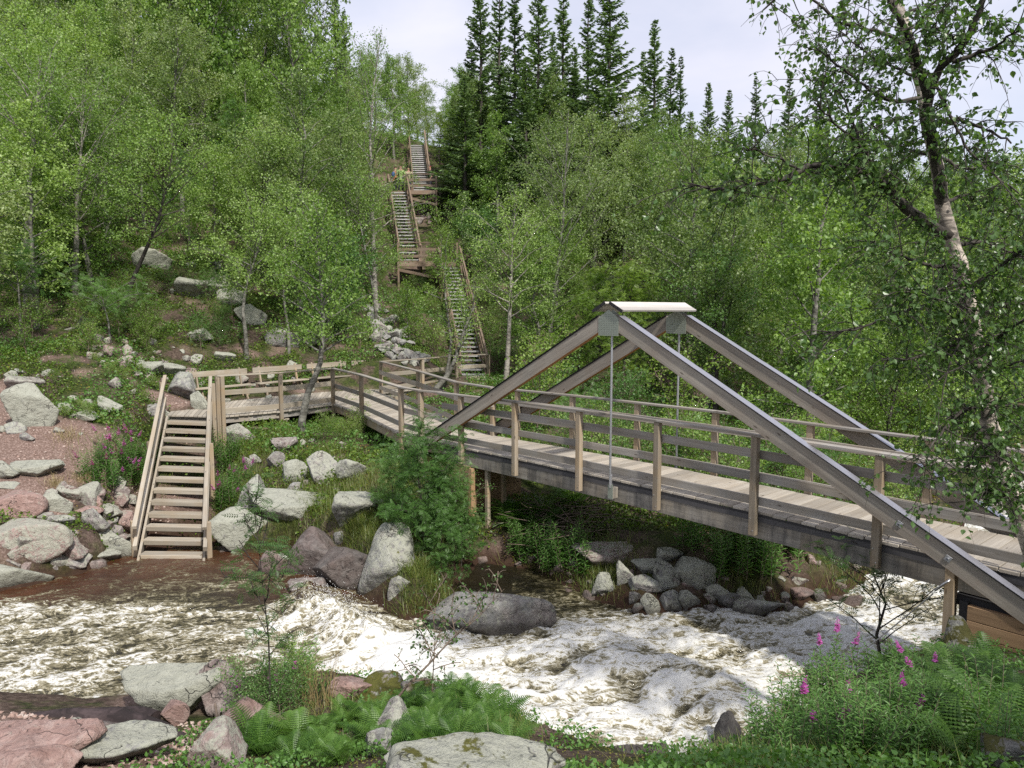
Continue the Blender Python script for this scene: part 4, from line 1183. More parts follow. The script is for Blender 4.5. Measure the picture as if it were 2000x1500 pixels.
rock(1240, 1480, 130, 46, 5, 'dark wet rock breaking the foam near the bottom', .1, .0, dark=.8, Y=7.55, depth=.5)
rock(1425, 1425, 90, 50, 8, 'dark wet rock at the near right shore', .1, .05, dark=.75, Y=7.9)
rock(1700, 1232, 40, 26, 3, 'brown wet stone in the right rapids', .6, .0, dark=.5, Y=11.2)
# hill boulders
rock(396, 570, 84, 52, 3, 'largest grey boulder on the green hillside', .05, .7)
rock(425, 556, 40, 36, 4, 'white block behind the largest hillside boulder', .0, .9)
rock(447, 582, 60, 36, 1, 'pale broken boulder right of the largest hillside boulder', .0, .85)
rock(448, 548, 30, 22, 5, 'small white block at the top of the hillside boulders', .0, .9)
rock(300, 508, 66, 44, 6, 'pale boulder under the branches up the left slope', .05, .8)
rock(378, 522, 30, 20, 2, 'small pale stone above the largest hillside boulder', .0, .9)
rock(420, 520, 26, 20, 7, 'grey white stone up the slope', .0, .8)
rock(345, 572, 20, 16, 3, 'tiny pale stone left of the largest hillside boulder', .0, .9)
rock(390, 655, 56, 26, 8, 'flat pale slab on the green slope', .05, .7)
rock(492, 618, 56, 44, 0, 'pale rock beside the curved birch trunk', .1, .8)
rock(556, 664, 64, 44, 6, 'big grey rock behind the benches', .05, .5)
rock(600, 664, 50, 40, 2, 'grey rock right of the big rock behind the benches', .05, .5)
rock(322, 728, 64, 40, 3, 'mossy grey green rock above the stair top', .0, .7, moss=.3)
rock(292, 722, 50, 30, 5, 'greenish flat rock left of the mossy grey rock', .0, .7)
rock(352, 755, 54, 52, 9, 'grey rock left of the first bench', .0, .45)
rock(366, 735, 40, 22, 4, 'pinkish stone left of the first bench backrest', .8, .3)
rock(392, 790, 40, 50, 2, 'lichen stone under the first bench', .0, .8)
rock(300, 806, 40, 34, 1, 'grey stone at the left of the stair top', .1, .4)
rock(322, 812, 30, 26, 0, 'pale stone touching the stair top plank', .0, .8)
rock(440, 700, 34, 26, 3, 'round pale stone up behind the benches', .0, .9)
# many smaller ones, each an object
def many(n, region, wr, group, label, pink=(.0, .4), lichen=(.3, .8), poly=None, asp=(.55, .9), small=True):
    k = 0; tries = 0
    while k < n and tries < n * 20:
        tries += 1
        px = random.uniform(region[0], region[2]); py = random.uniform(region[1], region[3])
        if poly and not poly(px, py): continue
        wv = random.uniform(*wr) * (1 if random.random() < .8 else 1.4)
        pk = random.uniform(*pink); lc_ = random.uniform(*lichen); as_ = random.uniform(*asp)
        adj = ('larger ' if wv > (wr[0] + wr[1]) / 2 else 'small ') + ('flat ' if as_ < (asp[0] + asp[1]) / 2 else 'chunky ')
        lb = adj + label.replace('small ', '').replace('pinkish ', '').replace('grey or ', '').replace('grey ', '').replace('pink ', '').replace('pale ', '')
        lb = lb.replace('stone', ('pink stone' if pk > .55 else 'pale stone' if lc_ > .55 else 'grey stone'), 1) if 'stone' in label else lb
        rock(px, py, wv, wv * as_, random.randint(0, 99), lb, pk, lc_, group=group, small=small, name='stone', cat='stone',
             tilt=(random.uniform(-.3, .3), random.uniform(-.4, .4)), rot=random.uniform(0, 3))
        k += 1
many(62, (718, 600, 830, 712), (12, 27), 'scree stones right of the benches', 'grey angular stone of the scree below the hill staircase', (.0, .15), (.3, .6),
     lambda x, y: abs(x - (735 + (y - 600) * 0.55)) < 22 + (y - 600) * .22, small=False)
many(46, (150, 660, 380, 770), (7, 22), 'small stones above the stair top', 'small stone in the rubble above the stair top', (.1, .9), (.1, .7),
     lambda x, y: abs((y - 690) - (x - 240) * 0.25) < 36)
many(16, (380, 700, 620, 790), (9, 22), 'small stones behind the benches', 'small pale stone behind the benches', (.0, .5), (.4, .8))
many(22, (0, 700, 280, 850), (8, 22), 'stones beside the gravel path', 'small stone beside the gravel path on the left', (.0, .6), (.4, .9))
many(44, (0, 950, 262, 1125), (20, 44), 'filler stones of the stone bank left of the stair', 'grey or pinkish block of the stone bank left of the stair', (.1, .9), (.2, .7), small=False)
many(24, (940, 1085, 1180, 1185), (12, 30), 'stones round the dark pool', 'dark red brown stone at the edge of the dark pool', (.3, .9), (.0, .3), asp=(.5, .8))
many(26, (1180, 1120, 1560, 1200), (10, 26), 'stones of the river bank under the bridge', 'small stone among the larger blocks of the river bank', (.0, .7), (.1, .6))
many(12, (470, 860, 720, 960), (10, 20), 'small stones on the green slope', 'small stone in the green slope below the boardwalk', (.1, .5), (.3, .7))
many(16, (1560, 1045, 1790, 1150), (12, 30), 'shore stones beyond the bridge', 'pinkish shore stone beyond the bridge', (.4, .9), (.1, .5))
many(20, (90, 1432, 230, 1498), (12, 26), 'pink rubble by the bottom edge', 'small pink stone of the rubble beside the pink slab', (.7, 1.), (.0, .2))
many(10, (810, 385, 840, 440), (8, 16), 'stones under the upper landing', 'stone on the bare slope under the upper landing', (.3, .7), (.1, .4))
# gravel
n = 5200
cx = rng.uniform(-15, -7, n); cy = rng.uniform(14, 24, n)
kk = path_mask(cx, cy) > rng.random(n) * 0.9 + 0.05
cx2 = rng.uniform(-6.6, -2.6, 2600); cy2 = rng.uniform(4.6, 6.8, 2600)
cx = np.r_[cx[kk], cx2]; cy = np.r_[cy[kk], cy2]
ok = river_sd(cx, cy) < -0.1; cx = cx[ok]; cy = cy[ok]
pos = np.stack([cx, cy, height(cx, cy) + 0.004], -1)
X, Y_, Z = frames(len(cx), 2.0)
m, t, o = newmat('gravel'); ge = N(t, 'ShaderNodeNewGeometry')
bsdf(t, o, ramp(t, ge.outputs['Random Per Island'], [(0.0, (0.16, 0.10, 0.08)), (0.5, (0.32, 0.22, 0.18)), (1.0, (0.46, 0.38, 0.33))]), 0.9)
v, f = scatter(ico, icf, pos, X, Y_, Z, rng.uniform(0.010, 0.035, len(cx))[:, None] * np.array([1.2, 1, .6]))
put('gravel', mesh_np('gravel', v, f, [m]), kind='stuff')

# ================================================================== VEGETATION
def curve_path(p0, d, length, n, up, droop, wob, r):
    P = [np.array(p0, float)]; d = np.array(d, float)
    for i in range(n):
        t = (i + 1) / n
        d = norm(d + np.array([0, 0, up * (1 - t) - droop * t]) / n * 2 + r.normal(size=3) * wob)
        P.append(P[-1] + d * length / n)
    return np.array(P)
LEAF4 = (np.array([(0, 0, 0), (0.36, 0.48, 0.05), (0, 1, 0), (-0.36, 0.48, 0.05)]), np.array([(0, 1, 2, 3)]))
LEAF6 = (np.array([(0, 0, 0), (0.30, 0.22, 0.07), (0.36, 0.50, 0.09), (0.0, 1.05, -0.05), (-0.36, 0.50, 0.09), (-0.30, 0.22, 0.07), (0, 0.4, 0), ]),
         np.array([(0, 1, 6), (1, 2, 6), (2, 3, 6), (3, 4, 6), (4, 5, 6), (5, 0, 6)]))
LANCE = (np.array([(0, 0, 0), (0.11, 0.35, 0.03), (0.09, 0.7, 0.02), (0, 1.0, -0.08), (-0.09, 0.7, 0.02), (-0.11, 0.35, 0.03)]), np.array([(0, 1, 2, 3), (0, 3, 4, 5)]))
def pinnate_template(pairs=6, lw=0.16, ll=0.36, curve=0.12):
    V = []; Fq = []
    for i in range(pairs):
        y = 0.18 + 0.74 * i / (pairs - 1)
        L_ = ll * (0.75 + 0.5 * math.sin(math.pi * (i + 0.7) / (pairs + 0.4))) * 0.8
        for sg in (-1, 1):
            b = len(V); z = -curve * y * y
            dy = 0.30 * L_
            V += [(0, y, z), (sg * L_ * .5, y + dy * .5 - lw * .5 * .6, z + .02), (sg * L_, y + dy, z - 0.03), (sg * L_ * .5, y + dy * .5 + lw * .5 * .6, z + .02)]
            Fq.append((b, b + 1, b + 2, b + 3))
    b = len(V); z = -curve
    V += [(0, 0.93, z), (lw * .35, 1.08, z), (0, 1.26, z - .02), (-lw * .35, 1.08, z)]
    Fq.append((b, b + 1, b + 2, b + 3))
    b = len(V)
    V += [(-.008, 0, 0), (.008, 0, 0), (.006, 1, -curve), (-.006, 1, -curve)]
    Fq.append((b, b + 1, b + 2, b + 3))
    return np.array(V), np.array(Fq)
PINN = pinnate_template()
def make_tree(seed, H, cr, base, nb, per, lsize, matL, matB, kind='birch', trunk=None, r0=None, sub=7, up=0.5, droop=0.9, spread=0.11, top=1.0):
    r = np.random.default_rng(seed)
    A = Acc(); Cn = Acc()
    if trunk is None:
        n = 12
        lean = r.normal(size=2) * 0.05 * H
        z = np.linspace(0, H, n)
        wob = np.cumsum(r.normal(size=(n, 2)), 0) * 0.012 * H; wob -= wob[0]
        trunk = np.stack([wob[:, 0] + lean[0] * (z / H) ** 1.5, wob[:, 1] + lean[1] * (z / H) ** 1.5, z], -1)
    trunk = np.array(trunk, float)
    seg = np.linalg.norm(trunk[1:] - trunk[:-1], axis=1); cum = np.r_[0, np.cumsum(seg)]; Lt = cum[-1]
    tq = np.linspace(0, Lt, 16)
    trunk = np.stack([np.interp(tq, cum, trunk[:, k]) for k in range(3)], -1)
    trunk[0, 2] -= 0.5
    r0 = r0 or 0.0125 * H + 0.02
    A.add(*tube(trunk, r0 * (1 - 0.93 * np.linspace(0, 1, 16) ** 0.85) * np.r_[1.35, np.ones(15)], 7))
    pts = []; dirs = []
    for i in range(nb):
        u = (i + r.random()) / nb
        t = base + (top - base) * u
        k = t * 15; k0 = min(int(k), 14); p0 = trunk[k0] * (1 - (k - k0)) + trunk[k0 + 1] * (k - k0)
        az = i * 2.399 + r.normal() * 0.4
        el = R(20 + 45 * u + r.normal() * 8)
        prof = (math.sin(math.pi * min(1, 0.22 + u * 0.80)) ** 0.75) * (0.75 + 0.5 * r.random())
        ln = max(cr * prof, 0.25)
        d = np.array([math.cos(az) * math.cos(el), math.sin(az) * math.cos(el), math.sin(el)])
        P = curve_path(p0, d, ln * 1.12, 6, up, droop * 0.55, 0.09, r)
        rb = max(0.005, r0 * 0.30 * (1 - u * .75))
        A.add(*tube(P, np.linspace(rb, 0.004, 7), 4))
        m = max(2, int(sub * (0.5 + ln / cr)))
        for j in range(m):
            tt = 0.22 + 0.78 * (j + r.random()) / m
            q = tt * 6; q0 = min(int(q), 5); pp = P[q0] * (1 - (q - q0)) + P[q0 + 1] * (q - q0)
            dd = norm(norm(P[q0 + 1] - P[q0]) * 0.6 + r.normal(size=3) * np.array([.75, .75, .45]))
            l2 = ln * (0.24 + 0.28 * r.random()) * (1.15 - 0.4 * tt)
            Q = curve_path(pp, dd, l2, 4, 0.2, droop, 0.12, r)
            A.add(*tube(Q, np.linspace(0.005, 0.0015, 5), 3))
            cnt = max(3, int(per * (0.6 + 0.8 * r.random()) * (l2 / (cr * 0.36))))
            w_ = r.random(cnt) ** 0.8 * 4; w0 = np.minimum(w_.astype(int), 3)
            pts.append(Q[w0] * (1 - (w_ - w0))[:, None] + Q[w0 + 1] * (w_ - w0)[:, None] + r.normal(size=(cnt, 3)) * spread)
    pts = np.concatenate(pts); n = len(pts)
    if kind == 'rowan':
        X, Y_, Z = frames(n, 1.8, 0.25, r)
        Cn.add(*scatter(PINN[0], PINN[1], pts, X, Y_, Z, lsize * r.uniform(.7, 1.2, n)))
    elif kind == 'near':
        X, Y_, Z = frames(n, 0.5, 1.1, r)
        Cn.add(*scatter(LEAF6[0], LEAF6[1], pts, X, Y_, Z, lsize * r.uniform(.6, 1.2, n)))
    else:
        X, Y_, Z = frames(n, 0.7, 0.7, r)
        Cn.add(*scatter(LEAF4[0], LEAF4[1], pts, X, Y_, Z, lsize * r.uniform(.6, 1.25, n)))
    return A.mesh('trunk', [matB], True), Cn.mesh('crown', [matL])
BIR = []
for i, (H, cr, ba, nb, per, ml) in enumerate([(8.5, 2.0, .16, 36, 44, L_BIRCH), (7.5, 1.9, .10, 34, 44, L_BIRCH), (9.5, 2.2, .20, 38, 44, L_BIRCH2), (7.0, 2.1, .06, 34, 44, L_BIRCH2),
                                              (8.0, 1.7, .14, 34, 44, L_BIRCH), (6.0, 1.7, .05, 30, 44, L_BIRCH), (9.0, 2.4, .14, 40, 44, L_BIRCH2)]):
    BIR.append((make_tree(300 + i, H, cr, ba, nb, per, 0.098, ml, B_LICH, sub=8, spread=0.10), H, cr))
WIL = []
for i, (H, cr) in enumerate([(4.5, 1.9), (3.6, 1.7), (5.0, 2.0)]):
    WIL.append((make_tree(340 + i, H, cr, .03, 28, 50, 0.08, [L_BIRCH, L_ROWAN, L_BRIGHT][i], B_DARK, sub=8, up=.7, droop=.4, spread=0.13), H, cr))
ROW = []
for i, (H, cr) in enumerate([(5.5, 1.7), (4.0, 1.4)]):
    ROW.append((make_tree(360 + i, H, cr, .10, 24, 9, 0.20, [L_ROWAN, L_BRIGHT][i], B_DARK, 'rowan', sub=7, up=.5, droop=.3, spread=0.06), H, cr))
# spruce
def make_spruce(seed, H, cr):
    r = np.random.default_rng(seed)
    A = Acc(); Cn = Acc()
    z = np.linspace(-0.5, H, 12)
    tr = np.stack([r.normal(size=12) * .02, r.normal(size=12) * .02, z], -1)
    A.add(*tube(tr, np.linspace(0.16, 0.012, 12), 6))
    pts = []; YY = []; ss = []
    nw = int(H / 0.20)
    for i in range(nw):
        u = (i + .5) / nw
        zz = 0.6 + (H - 0.7) * u
        rad = cr * (1 - u) ** 0.85 * (0.8 + 0.35 * r.random()) * (1 if u > .12 else .6 + u * 3) + 0.10
        for k in range(r.integers(4, 7)):
            if r.random() < 0.22: continue
            az = r.random() * 6.283
            ln = rad * r.uniform(.45, 1.25)
            d = np.array([math.cos(az), math.sin(az), 0.15 + 0.5 * u])
            P = curve_path((0, 0, zz), d, ln, 5, -0.35 * (1 - u), -0.35 + 0.6 * (1 - u) * .3, 0.04, r)
            A.add(*tube(P, np.linspace(0.018, 0.004, 6), 3))
            cnt = int(14 + 42 * ln)
            w_ = (0.1 + 0.9 * r.random(cnt)) * 5; w0 = np.minimum(w_.astype(int), 4)
            q = P[w0] * (1 - (w_ - w0))[:, None] + P[w0 + 1] * (w_ - w0)[:, None]
            tg = norm(P[w0 + 1] - P[w0])
            side = norm(np.cross(tg, [0, 0, 1.0])) * r.choice([-1, 1], cnt)[:, None]
            YY.append(norm(tg * 0.6 + side * r.uniform(.3, 1.0, cnt)[:, None] + np.array([0, 0, -1.0]) * r.uniform(.1, .8, cnt)[:, None]))
            pts.append(q); ss.append(np.full(cnt, 0.8 + 0.3 * ln))
    pts = np.concatenate(pts); Y_ = np.concatenate(YY); ss = np.concatenate(ss); n = len(pts)
    Z = r.normal(size=(n, 3)); Z = norm(Z - (Z * Y_).sum(1, keepdims=True) * Y_); X = np.cross(Y_, Z)
    tv = np.array([(-.12, 0, 0), (.12, 0, 0), (.16, .55, 0), (0, 1, 0), (-.16, .55, 0)]); 
    tf = np.array([(0, 1, 2, 3, 4)])
    Cn.add(*scatter(tv, tf, pts, X, Y_, Z, ss * r.uniform(.11, .22, n)))
    return A.mesh('trunk', [B_DARK], True), Cn.mesh('crown', [L_SPRUCE])
SPR = [(make_spruce(400 + i, H, cr), H, cr) for i, (H, cr) in enumerate([(14, 1.5), (13, 1.9), (12, 1.2), (15, 2.3)])]

HUE = {}
def plant_tree(name, proto, x, y, h, label, cat, group=None, rz=None, wide=1.0, z=None, lean=0.0, hue=None):
    if hue is not None:
        label = ('tall ' if h > 8 else 'low ' if h < 6 else 'middle-sized ') + ('olive ' if hue[0][1].materials[0] == L_BIRCH2 else 'fresh green ' if hue[0][1].materials[0] != L_BRIGHT else 'bright ') + label.replace('leafy green ', '').replace('bushy ', '')
    (tm, cm), H, cr = proto
    g = float(height(x, y)[0]) if z is None else z
    e = empty(name, (x, y, g), label, cat, group, rz=random.uniform(0, 6.28) if rz is None else rz)
    s = h / H
    e.scale = (s * wide, s * wide, s)
    if lean: e.rotation_euler[0] = lean
    local('trunk', tm, e); local('crown', cm, e)
    return e
# parts of the view that the wood leaves open (staircase, boulders, sky), as picture boxes with the distance of what shows there
OPEN = [(757, 262, 856, 470, 58), (770, 440, 900, 530, 44), (850, 500, 940, 590, 40), (872, 590, 955, 720, 33.5),
        (345, 500, 490, 610, 29), (715, 610, 838, 700, 31), (60, 600, 480, 1100, 40), (440, 640, 700, 1100, 28), (280, 470, 500, 620, 30), (820, 640, 1010, 1100, 30),
        (560, 690, 1500, 1100, 24), (450, 740, 1000, 900, 40)]
SKY = [(-50, -400), (600, -300), (618, -60), (640, 60), (690, 40), (705, -40), (770, -20), (800, 40), (835, 120), (850, 175), (880, 165), (900, 90), (930, 60), (1210, 70), (1235, 190), (1300, 190), (1370, 175),
       (1400, 215), (1450, 190), (1530, 200), (1560, 230), (1640, 210), (1760, 240), (1850, 290), (1900, 300), (2050, 300)]
def skyline(px): return np.interp(px, [a for a, b in SKY], [b for a, b in SKY])
placed = []
def try_place(x, y, h, cr, tight=1.0, sp=None):
    g = float(height(x, y)[0])
    if river_sd(np.array([x]), np.array([y]))[0] > -0.6: return False
    px, pt, dep = proj((x, y, g + h)); _, pb, _ = proj((x, y, g + 0.1 * h))
    rpx = cr * 0.8 * FPX / dep
    for (a, b, c, d, yo) in OPEN:
        if y < yo and px + rpx * tight > a and px - rpx * tight < c and pt < d and pb > b:
            return False
    if pt < skyline(px) or pt < skyline(px - rpx * .6) - 25 or pt < skyline(px + rpx * .6) - 25: return None
    sp = sp or (2.2 + 0.03 * (y - 22))
    for (qx, qy) in placed:
        if (qx - x) ** 2 + (qy - y) ** 2 < sp * sp: return False
    return True
nb_ = 0
for _ in range(5200):
    y = 20 + 60 * random.random() ** 1.1
    x = random.uniform(-0.74 * y - 2, 0.74 * y + 2)
    kd = random.random()
    if kd < 0.74: kind, protos = 'birch_tree', BIR
    elif kd < 0.90: kind, protos = 'willow_tree', WIL
    else: kind, protos = 'rowan_tree', ROW
    pr = random.choice(protos)
    h = pr[1] * random.uniform(.75, 1.15)
    ok = try_place(x, y, h, pr[2])
    if ok is None:
        for q in (0.75, 0.55, 0.4):
            ok = try_place(x, y, h * q, pr[2] * q)
            if ok: h *= q; break
    if not ok: continue
    if kind == 'birch_tree' and nb_ >= 200: kind = 'birch_tree' ; continue
    nb_ += kind == 'birch_tree'
    placed.append((x, y))
    px = proj((x, y, 0))[0]
    side = 'left slope' if px < 560 else 'slope beside the hill staircase' if px < 1000 else 'slope behind the bridge' if px < 1500 else 'slope behind the near birch'
    far = 'lower' if y < 36 else 'middle' if y < 52 else 'upper'
    what = {'birch_tree': 'leafy green birch', 'willow_tree': 'bushy round willow', 'rowan_tree': 'young rowan with feathery leaves'}[kind]
    plant_tree(kind, pr, x, y, h, '%s on the %s %s' % (what, far, side), kind.split('_')[0], '%s trees on the %s %s' % (kind.split('_')[0], far, side), hue=pr)

def ridge(px0, px1, step, Ys, top0, top1, spruce_share, reg):
    global nb_
    px = px0
    while px < px1:
        Y = random.uniform(*Ys); py = skyline(px) + random.uniform(top0, top1)
        p = at(px, py, Y); g = float(height(p[0], p[1])[0]); h = p[2] - g
        if h < 4: h = 4
        if h > 17: h = 17
        if not any((qx - p[0]) ** 2 + (qy - p[1]) ** 2 < 1.6 for qx, qy in placed):
            placed.append((p[0], p[1]))
            if random.random() < spruce_share:
                plant_tree('spruce_tree', random.choice(SPR), p[0], p[1], h, 'spruce among the birches of the ridge ' + reg, 'spruce', 'spruces of the ridge ' + reg, wide=min(1.9, 15 / h) * random.uniform(.9, 1.2))
            else:
                pr = random.choice(BIR); plant_tree('birch_tree', pr, p[0], p[1], h, 'birch with its crown on the skyline ' + reg, 'birch', 'skyline birches ' + reg, wide=max(.75, min(1.3, 9 / h)), hue=pr); nb_ += 1
        px += step * random.uniform(.6, 1.4)
ridge(-20, 610, 26, (44, 60), 0, 160, .03, 'at upper left')
ridge(-20, 560, 40, (52, 66), -60, 60, .05, 'at upper left')
ridge(885, 1230, 26, (46, 58), 60, 190, .55, 'beside the tall spruces')
ridge(1240, 2010, 28, (48, 66), 0, 70, .30, 'at upper right')
ridge(1240, 2010, 30, (38, 50), 60, 160, .12, 'at upper right')
print('TREES', len(placed), nb_)
# spruces, by the place of their tips
for i, (px, py, Y, k, wd, lab) in enumerate([
    (652, -50, 56, 2, .75, 'thin dark spruce standing alone against the sky at upper left'), (672, 20, 58, 1, .6, 'short spruce beside the thin lone spruce'),
    (938, -70, 50, 1, .8, 'leftmost tall spruce of the spruce row on the ridge'), (975, -60, 54, 2, .9, 'slim spruce second in the ridge row'), (1005, -40, 50, 0, .8, 'third dark spruce of the ridge row'),
    (1052, -60, 48, 3, .75, 'broad ragged spruce in the middle of the ridge row'), (1100, -30, 50, 0, .85, 'spruce with a bare lower trunk in the ridge row'), (1080, 60, 56, 1, .7, 'half hidden spruce behind the ridge row'),
    (1150, -50, 54, 2, .8, 'narrow spruce left of the widest ridge spruce'), (1192, -70, 47, 3, .95, 'widest spruce at the right end of the ridge row'), (1122, 90, 52, 1, .8, 'low dark spruce between two tall ones'),
    (920, 90, 52, 1, 1.0, 'dark bushy spruce at the foot of the ridge row'), (1028, 110, 46, 1, .9, 'young green spruce in front of the ridge row'),
    (1280, 38, 56, 1, .9, 'freestanding pointed spruce right of the gap in the ridge'), (1258, 98, 60, 2, .8, 'thin spruce left of the freestanding pointed one'), (1312, 92, 58, 0, .8, 'spruce just right of the freestanding pointed one'),
    (1330, 108, 62, 2, .8, 'slender last spruce of the three pointed ones'), (1384, 160, 66, 1, .8, 'small spruce tip above the birches'), (1478, 150, 70, 0, .8, 'distant spruce tip left of the near birch leaves'),
    (1544, 140, 64, 2, .9, 'bare topped spruce beside the near birch leaves'), (1425, 175, 70, 1, .8, 'blunt distant spruce tip'), (1860, 295, 75, 1, 1.0, 'hazy spruce seen through the near birch'), (1905, 280, 78, 3, .9, 'dark spruce behind the near birch trunk'),
    (1880, 310, 70, 0, .9, 'lower spruce behind the near birch trunk'), (1950, 300, 80, 1, .9, 'spruce at the right edge behind the leaves'), (893, 262, 54, 1, .9, 'dark spruce just right of the upper stair flight'),
    (885, 190, 60, 3, .8, 'shaded spruce above the upper stair flight'), (1600, 200, 66, 1, .8, 'spruce among birches on the right ridge'), (1680, 225, 70, 2, .9, 'thin spruce on the right ridge')]):
    p = at(px, py, Y)
    g = float(height(p[0], p[1])[0])
    plant_tree('spruce_tree', SPR[k], p[0], p[1], p[2] - g, lab, 'spruce', 'spruces on the ridge', wide=min(2.0, 1.5 * wd * SPR[k][1] / (p[2] - g) * (0.5 + 0.5 * (p[2] - g) / 14)))

# single trees that stand out, with their own trunks (picture points at a distance, from the ground up)
def px_tree(pts, Y, label, H=6, cr=1.7, nb=26, per=18, ls=0.075, mat=L_BIRCH, bk=B_LICH, name='birch_tree', cat='birch', r0=0.09, base=.35, seed=1, kind='birch', sub=8, droop=.9, up=.5, spread=.11):
    g0 = hit(*pts[0]) if Y is None else None
    Y0 = g0[1] if Y is None else Y
    P = []
    for i, p in enumerate(pts):
        yy = Y0 + (p[2] if len(p) > 2 else 0)
        P.append(at(p[0], p[1], yy))
    P = np.array(P)
    b = np.array([P[0][0], P[0][1], float(height(P[0][0], P[0][1])[0])])
    if P[0][2] > b[2] + 0.05: P = np.vstack([b, P])
    per = int(per * (1.0 if per < 10 else 1.9))
    tm, cm = make_tree(seed, H, cr, base, nb, per, ls, mat, bk, kind, trunk=P - b, r0=r0, sub=sub, droop=droop, up=up, spread=spread)
    e = empty(name, b, label, cat)
    local('trunk', tm, e); local('crown', cm, e)
    return e
px_tree([(590, 822), (600, 770), (625, 715), (632, 640), (628, 560), (618, 470), (625, 400)], 19.6, 'birch leaning out of the slope through the boardwalk railing', cr=1.6, nb=36, per=18, base=.36, seed=501, r0=.11)
px_tree([(482, 700), (480, 650), (474, 610), (480, 560), (500, 500), (520, 420)], None, 'birch with a curved grey trunk behind the benches', cr=2.0, seed=502, base=.45)
px_tree([(565, 690), (563, 640), (556, 600), (552, 540), (560, 450), (572, 380)], None, 'slim twin birch behind the second bench', cr=1.9, seed=503, base=.4, r0=.07)
px_tree([(60, 600), (52, 560), (52, 500), (56, 430), (60, 330), (66, 250), (80, 120)], None, 'thick old birch at the left edge with a scarred trunk', H=10, cr=3.0, nb=34, per=20, seed=504, r0=.17, base=.35, bk=B_BIRCH)
px_tree([(148, 585), (145, 540), (150, 470), (150, 400), (158, 300), (165, 180)], None, 'white barked birch right of the thick old birch', H=10, cr=2.7, nb=34, per=20, seed=505, r0=.13, base=.35, bk=B_BIRCH)
px_tree([(236, 610), (262, 540), (282, 495), (310, 430), (330, 340), (345, 240)], None, 'dark leaning birch on the left slope', H=8, cr=2.4, nb=30, per=19, seed=506, r0=.10, base=.4, bk=B_DARK)
px_tree([(455, 590), (462, 550), (478, 505), (500, 440), (520, 350), (530, 250)], None, 'dark stemmed birch rising above the hillside boulders', H=8, cr=2.2, nb=30, per=18, seed=507, r0=.09, base=.4, bk=B_DARK)
px_tree([(40, 665), (40, 620), (36, 560), (30, 500)], None, 'short pale stemmed rowan at the left edge', cr=1.2, nb=14, per=5, seed=508, r0=.06, base=.5, kind='rowan', ls=.2, mat=L_ROWAN, name='rowan_tree', cat='rowan', sub=6, spread=.05)
px_tree([(215, 668), (212, 630), (204, 598), (196, 570)], None, 'crooked little rowan hanging over the stony patch', cr=1.25, nb=13, per=5, seed=509, r0=.045, base=.55, kind='rowan', ls=.22, mat=L_ROWAN, name='rowan_tree', cat='rowan', sub=6, spread=.05)
px_tree([(732, 560), (730, 500), (727, 430), (728, 360), (722, 270), (730, 170), (745, 60)], 36, 'tall full crowned birch left of the hill staircase', H=12, cr=3.2, nb=40, per=22, seed=510, r0=.15, base=.2, bk=B_BIRCH)
px_tree([(735, 620), (728, 560), (716, 500), (700, 420), (690, 330)], 32, 'leafy birch beside the scree', H=8, cr=2.0, nb=26, per=16, seed=511, r0=.08, base=.3)
px_tree([(842, 790), (850, 760), (872, 738), (890, 700), (905, 650), (925, 600), (925, 550)], 26.5, 'gnarled dark birch bending over the back railing', cr=1.0, nb=14, per=11, seed=512, r0=.13, base=.35, bk=B_LICH, sub=6)
px_tree([(855, 790), (873, 730), (882, 670), (875, 620), (868, 560), (872, 470)], 26.9, 'second stem of leafy birch at the foot of the hill stairs', cr=0.95, nb=14, per=13, seed=513, r0=.09, base=.45, mat=L_BRIGHT, sub=6)
px_tree([(988, 745), (992, 690), (995, 620), (998, 560), (1000, 470), (1010, 380)], 28, 'pale straight birch right of the back railing', H=9, cr=2.1, nb=30, per=18, seed=514, r0=.12, base=.35, bk=B_BIRCH)
px_tree([(1075, 740), (1072, 660), (1085, 560), (1100, 430), (1105, 320), (1110, 220)], 33, 'broad olive green birch behind the apex of the bridge', H=12, cr=3.6, nb=40, per=24, seed=515, r0=.14, base=.15, mat=L_BIRCH2)
px_tree([(1330, 760), (1335, 650), (1330, 520), (1325, 400), (1330, 290)], 36, 'rounded olive birch behind the right half of the bridge', H=11, cr=3.2, nb=38, per=22, seed=516, r0=.14, base=.2, mat=L_BIRCH2)
px_tree([(1398, 800), (1400, 700), (1396, 600), (1400, 500)], 24, 'dark trunked birch just behind the far railing', H=7, cr=1.8, nb=26, per=16, seed=517, r0=.10, base=.35, bk=B_DARK, mat=L_ROWAN)
px_tree([(862, 470), (860, 450), (850, 430), (848, 410)], 40, 'bright bushy sapling between the stair landings', cr=1.1, nb=18, per=14, seed=518, r0=.04, base=.05, mat=L_BRIGHT)
px_tree([(905, 480), (900, 440), (910, 380)], 44, 'bright young birch right of the upper landing', cr=1.5, nb=22, per=16, seed=519, r0=.06, base=.05, mat=L_BIRCH)
px_tree([(800, 655), (790, 600), (798, 560)], 34, 'yellow green sapling at the edge of the scree', cr=1.2, nb=18, per=14, seed=520, r0=.04, base=.05, mat=L_BRIGHT)

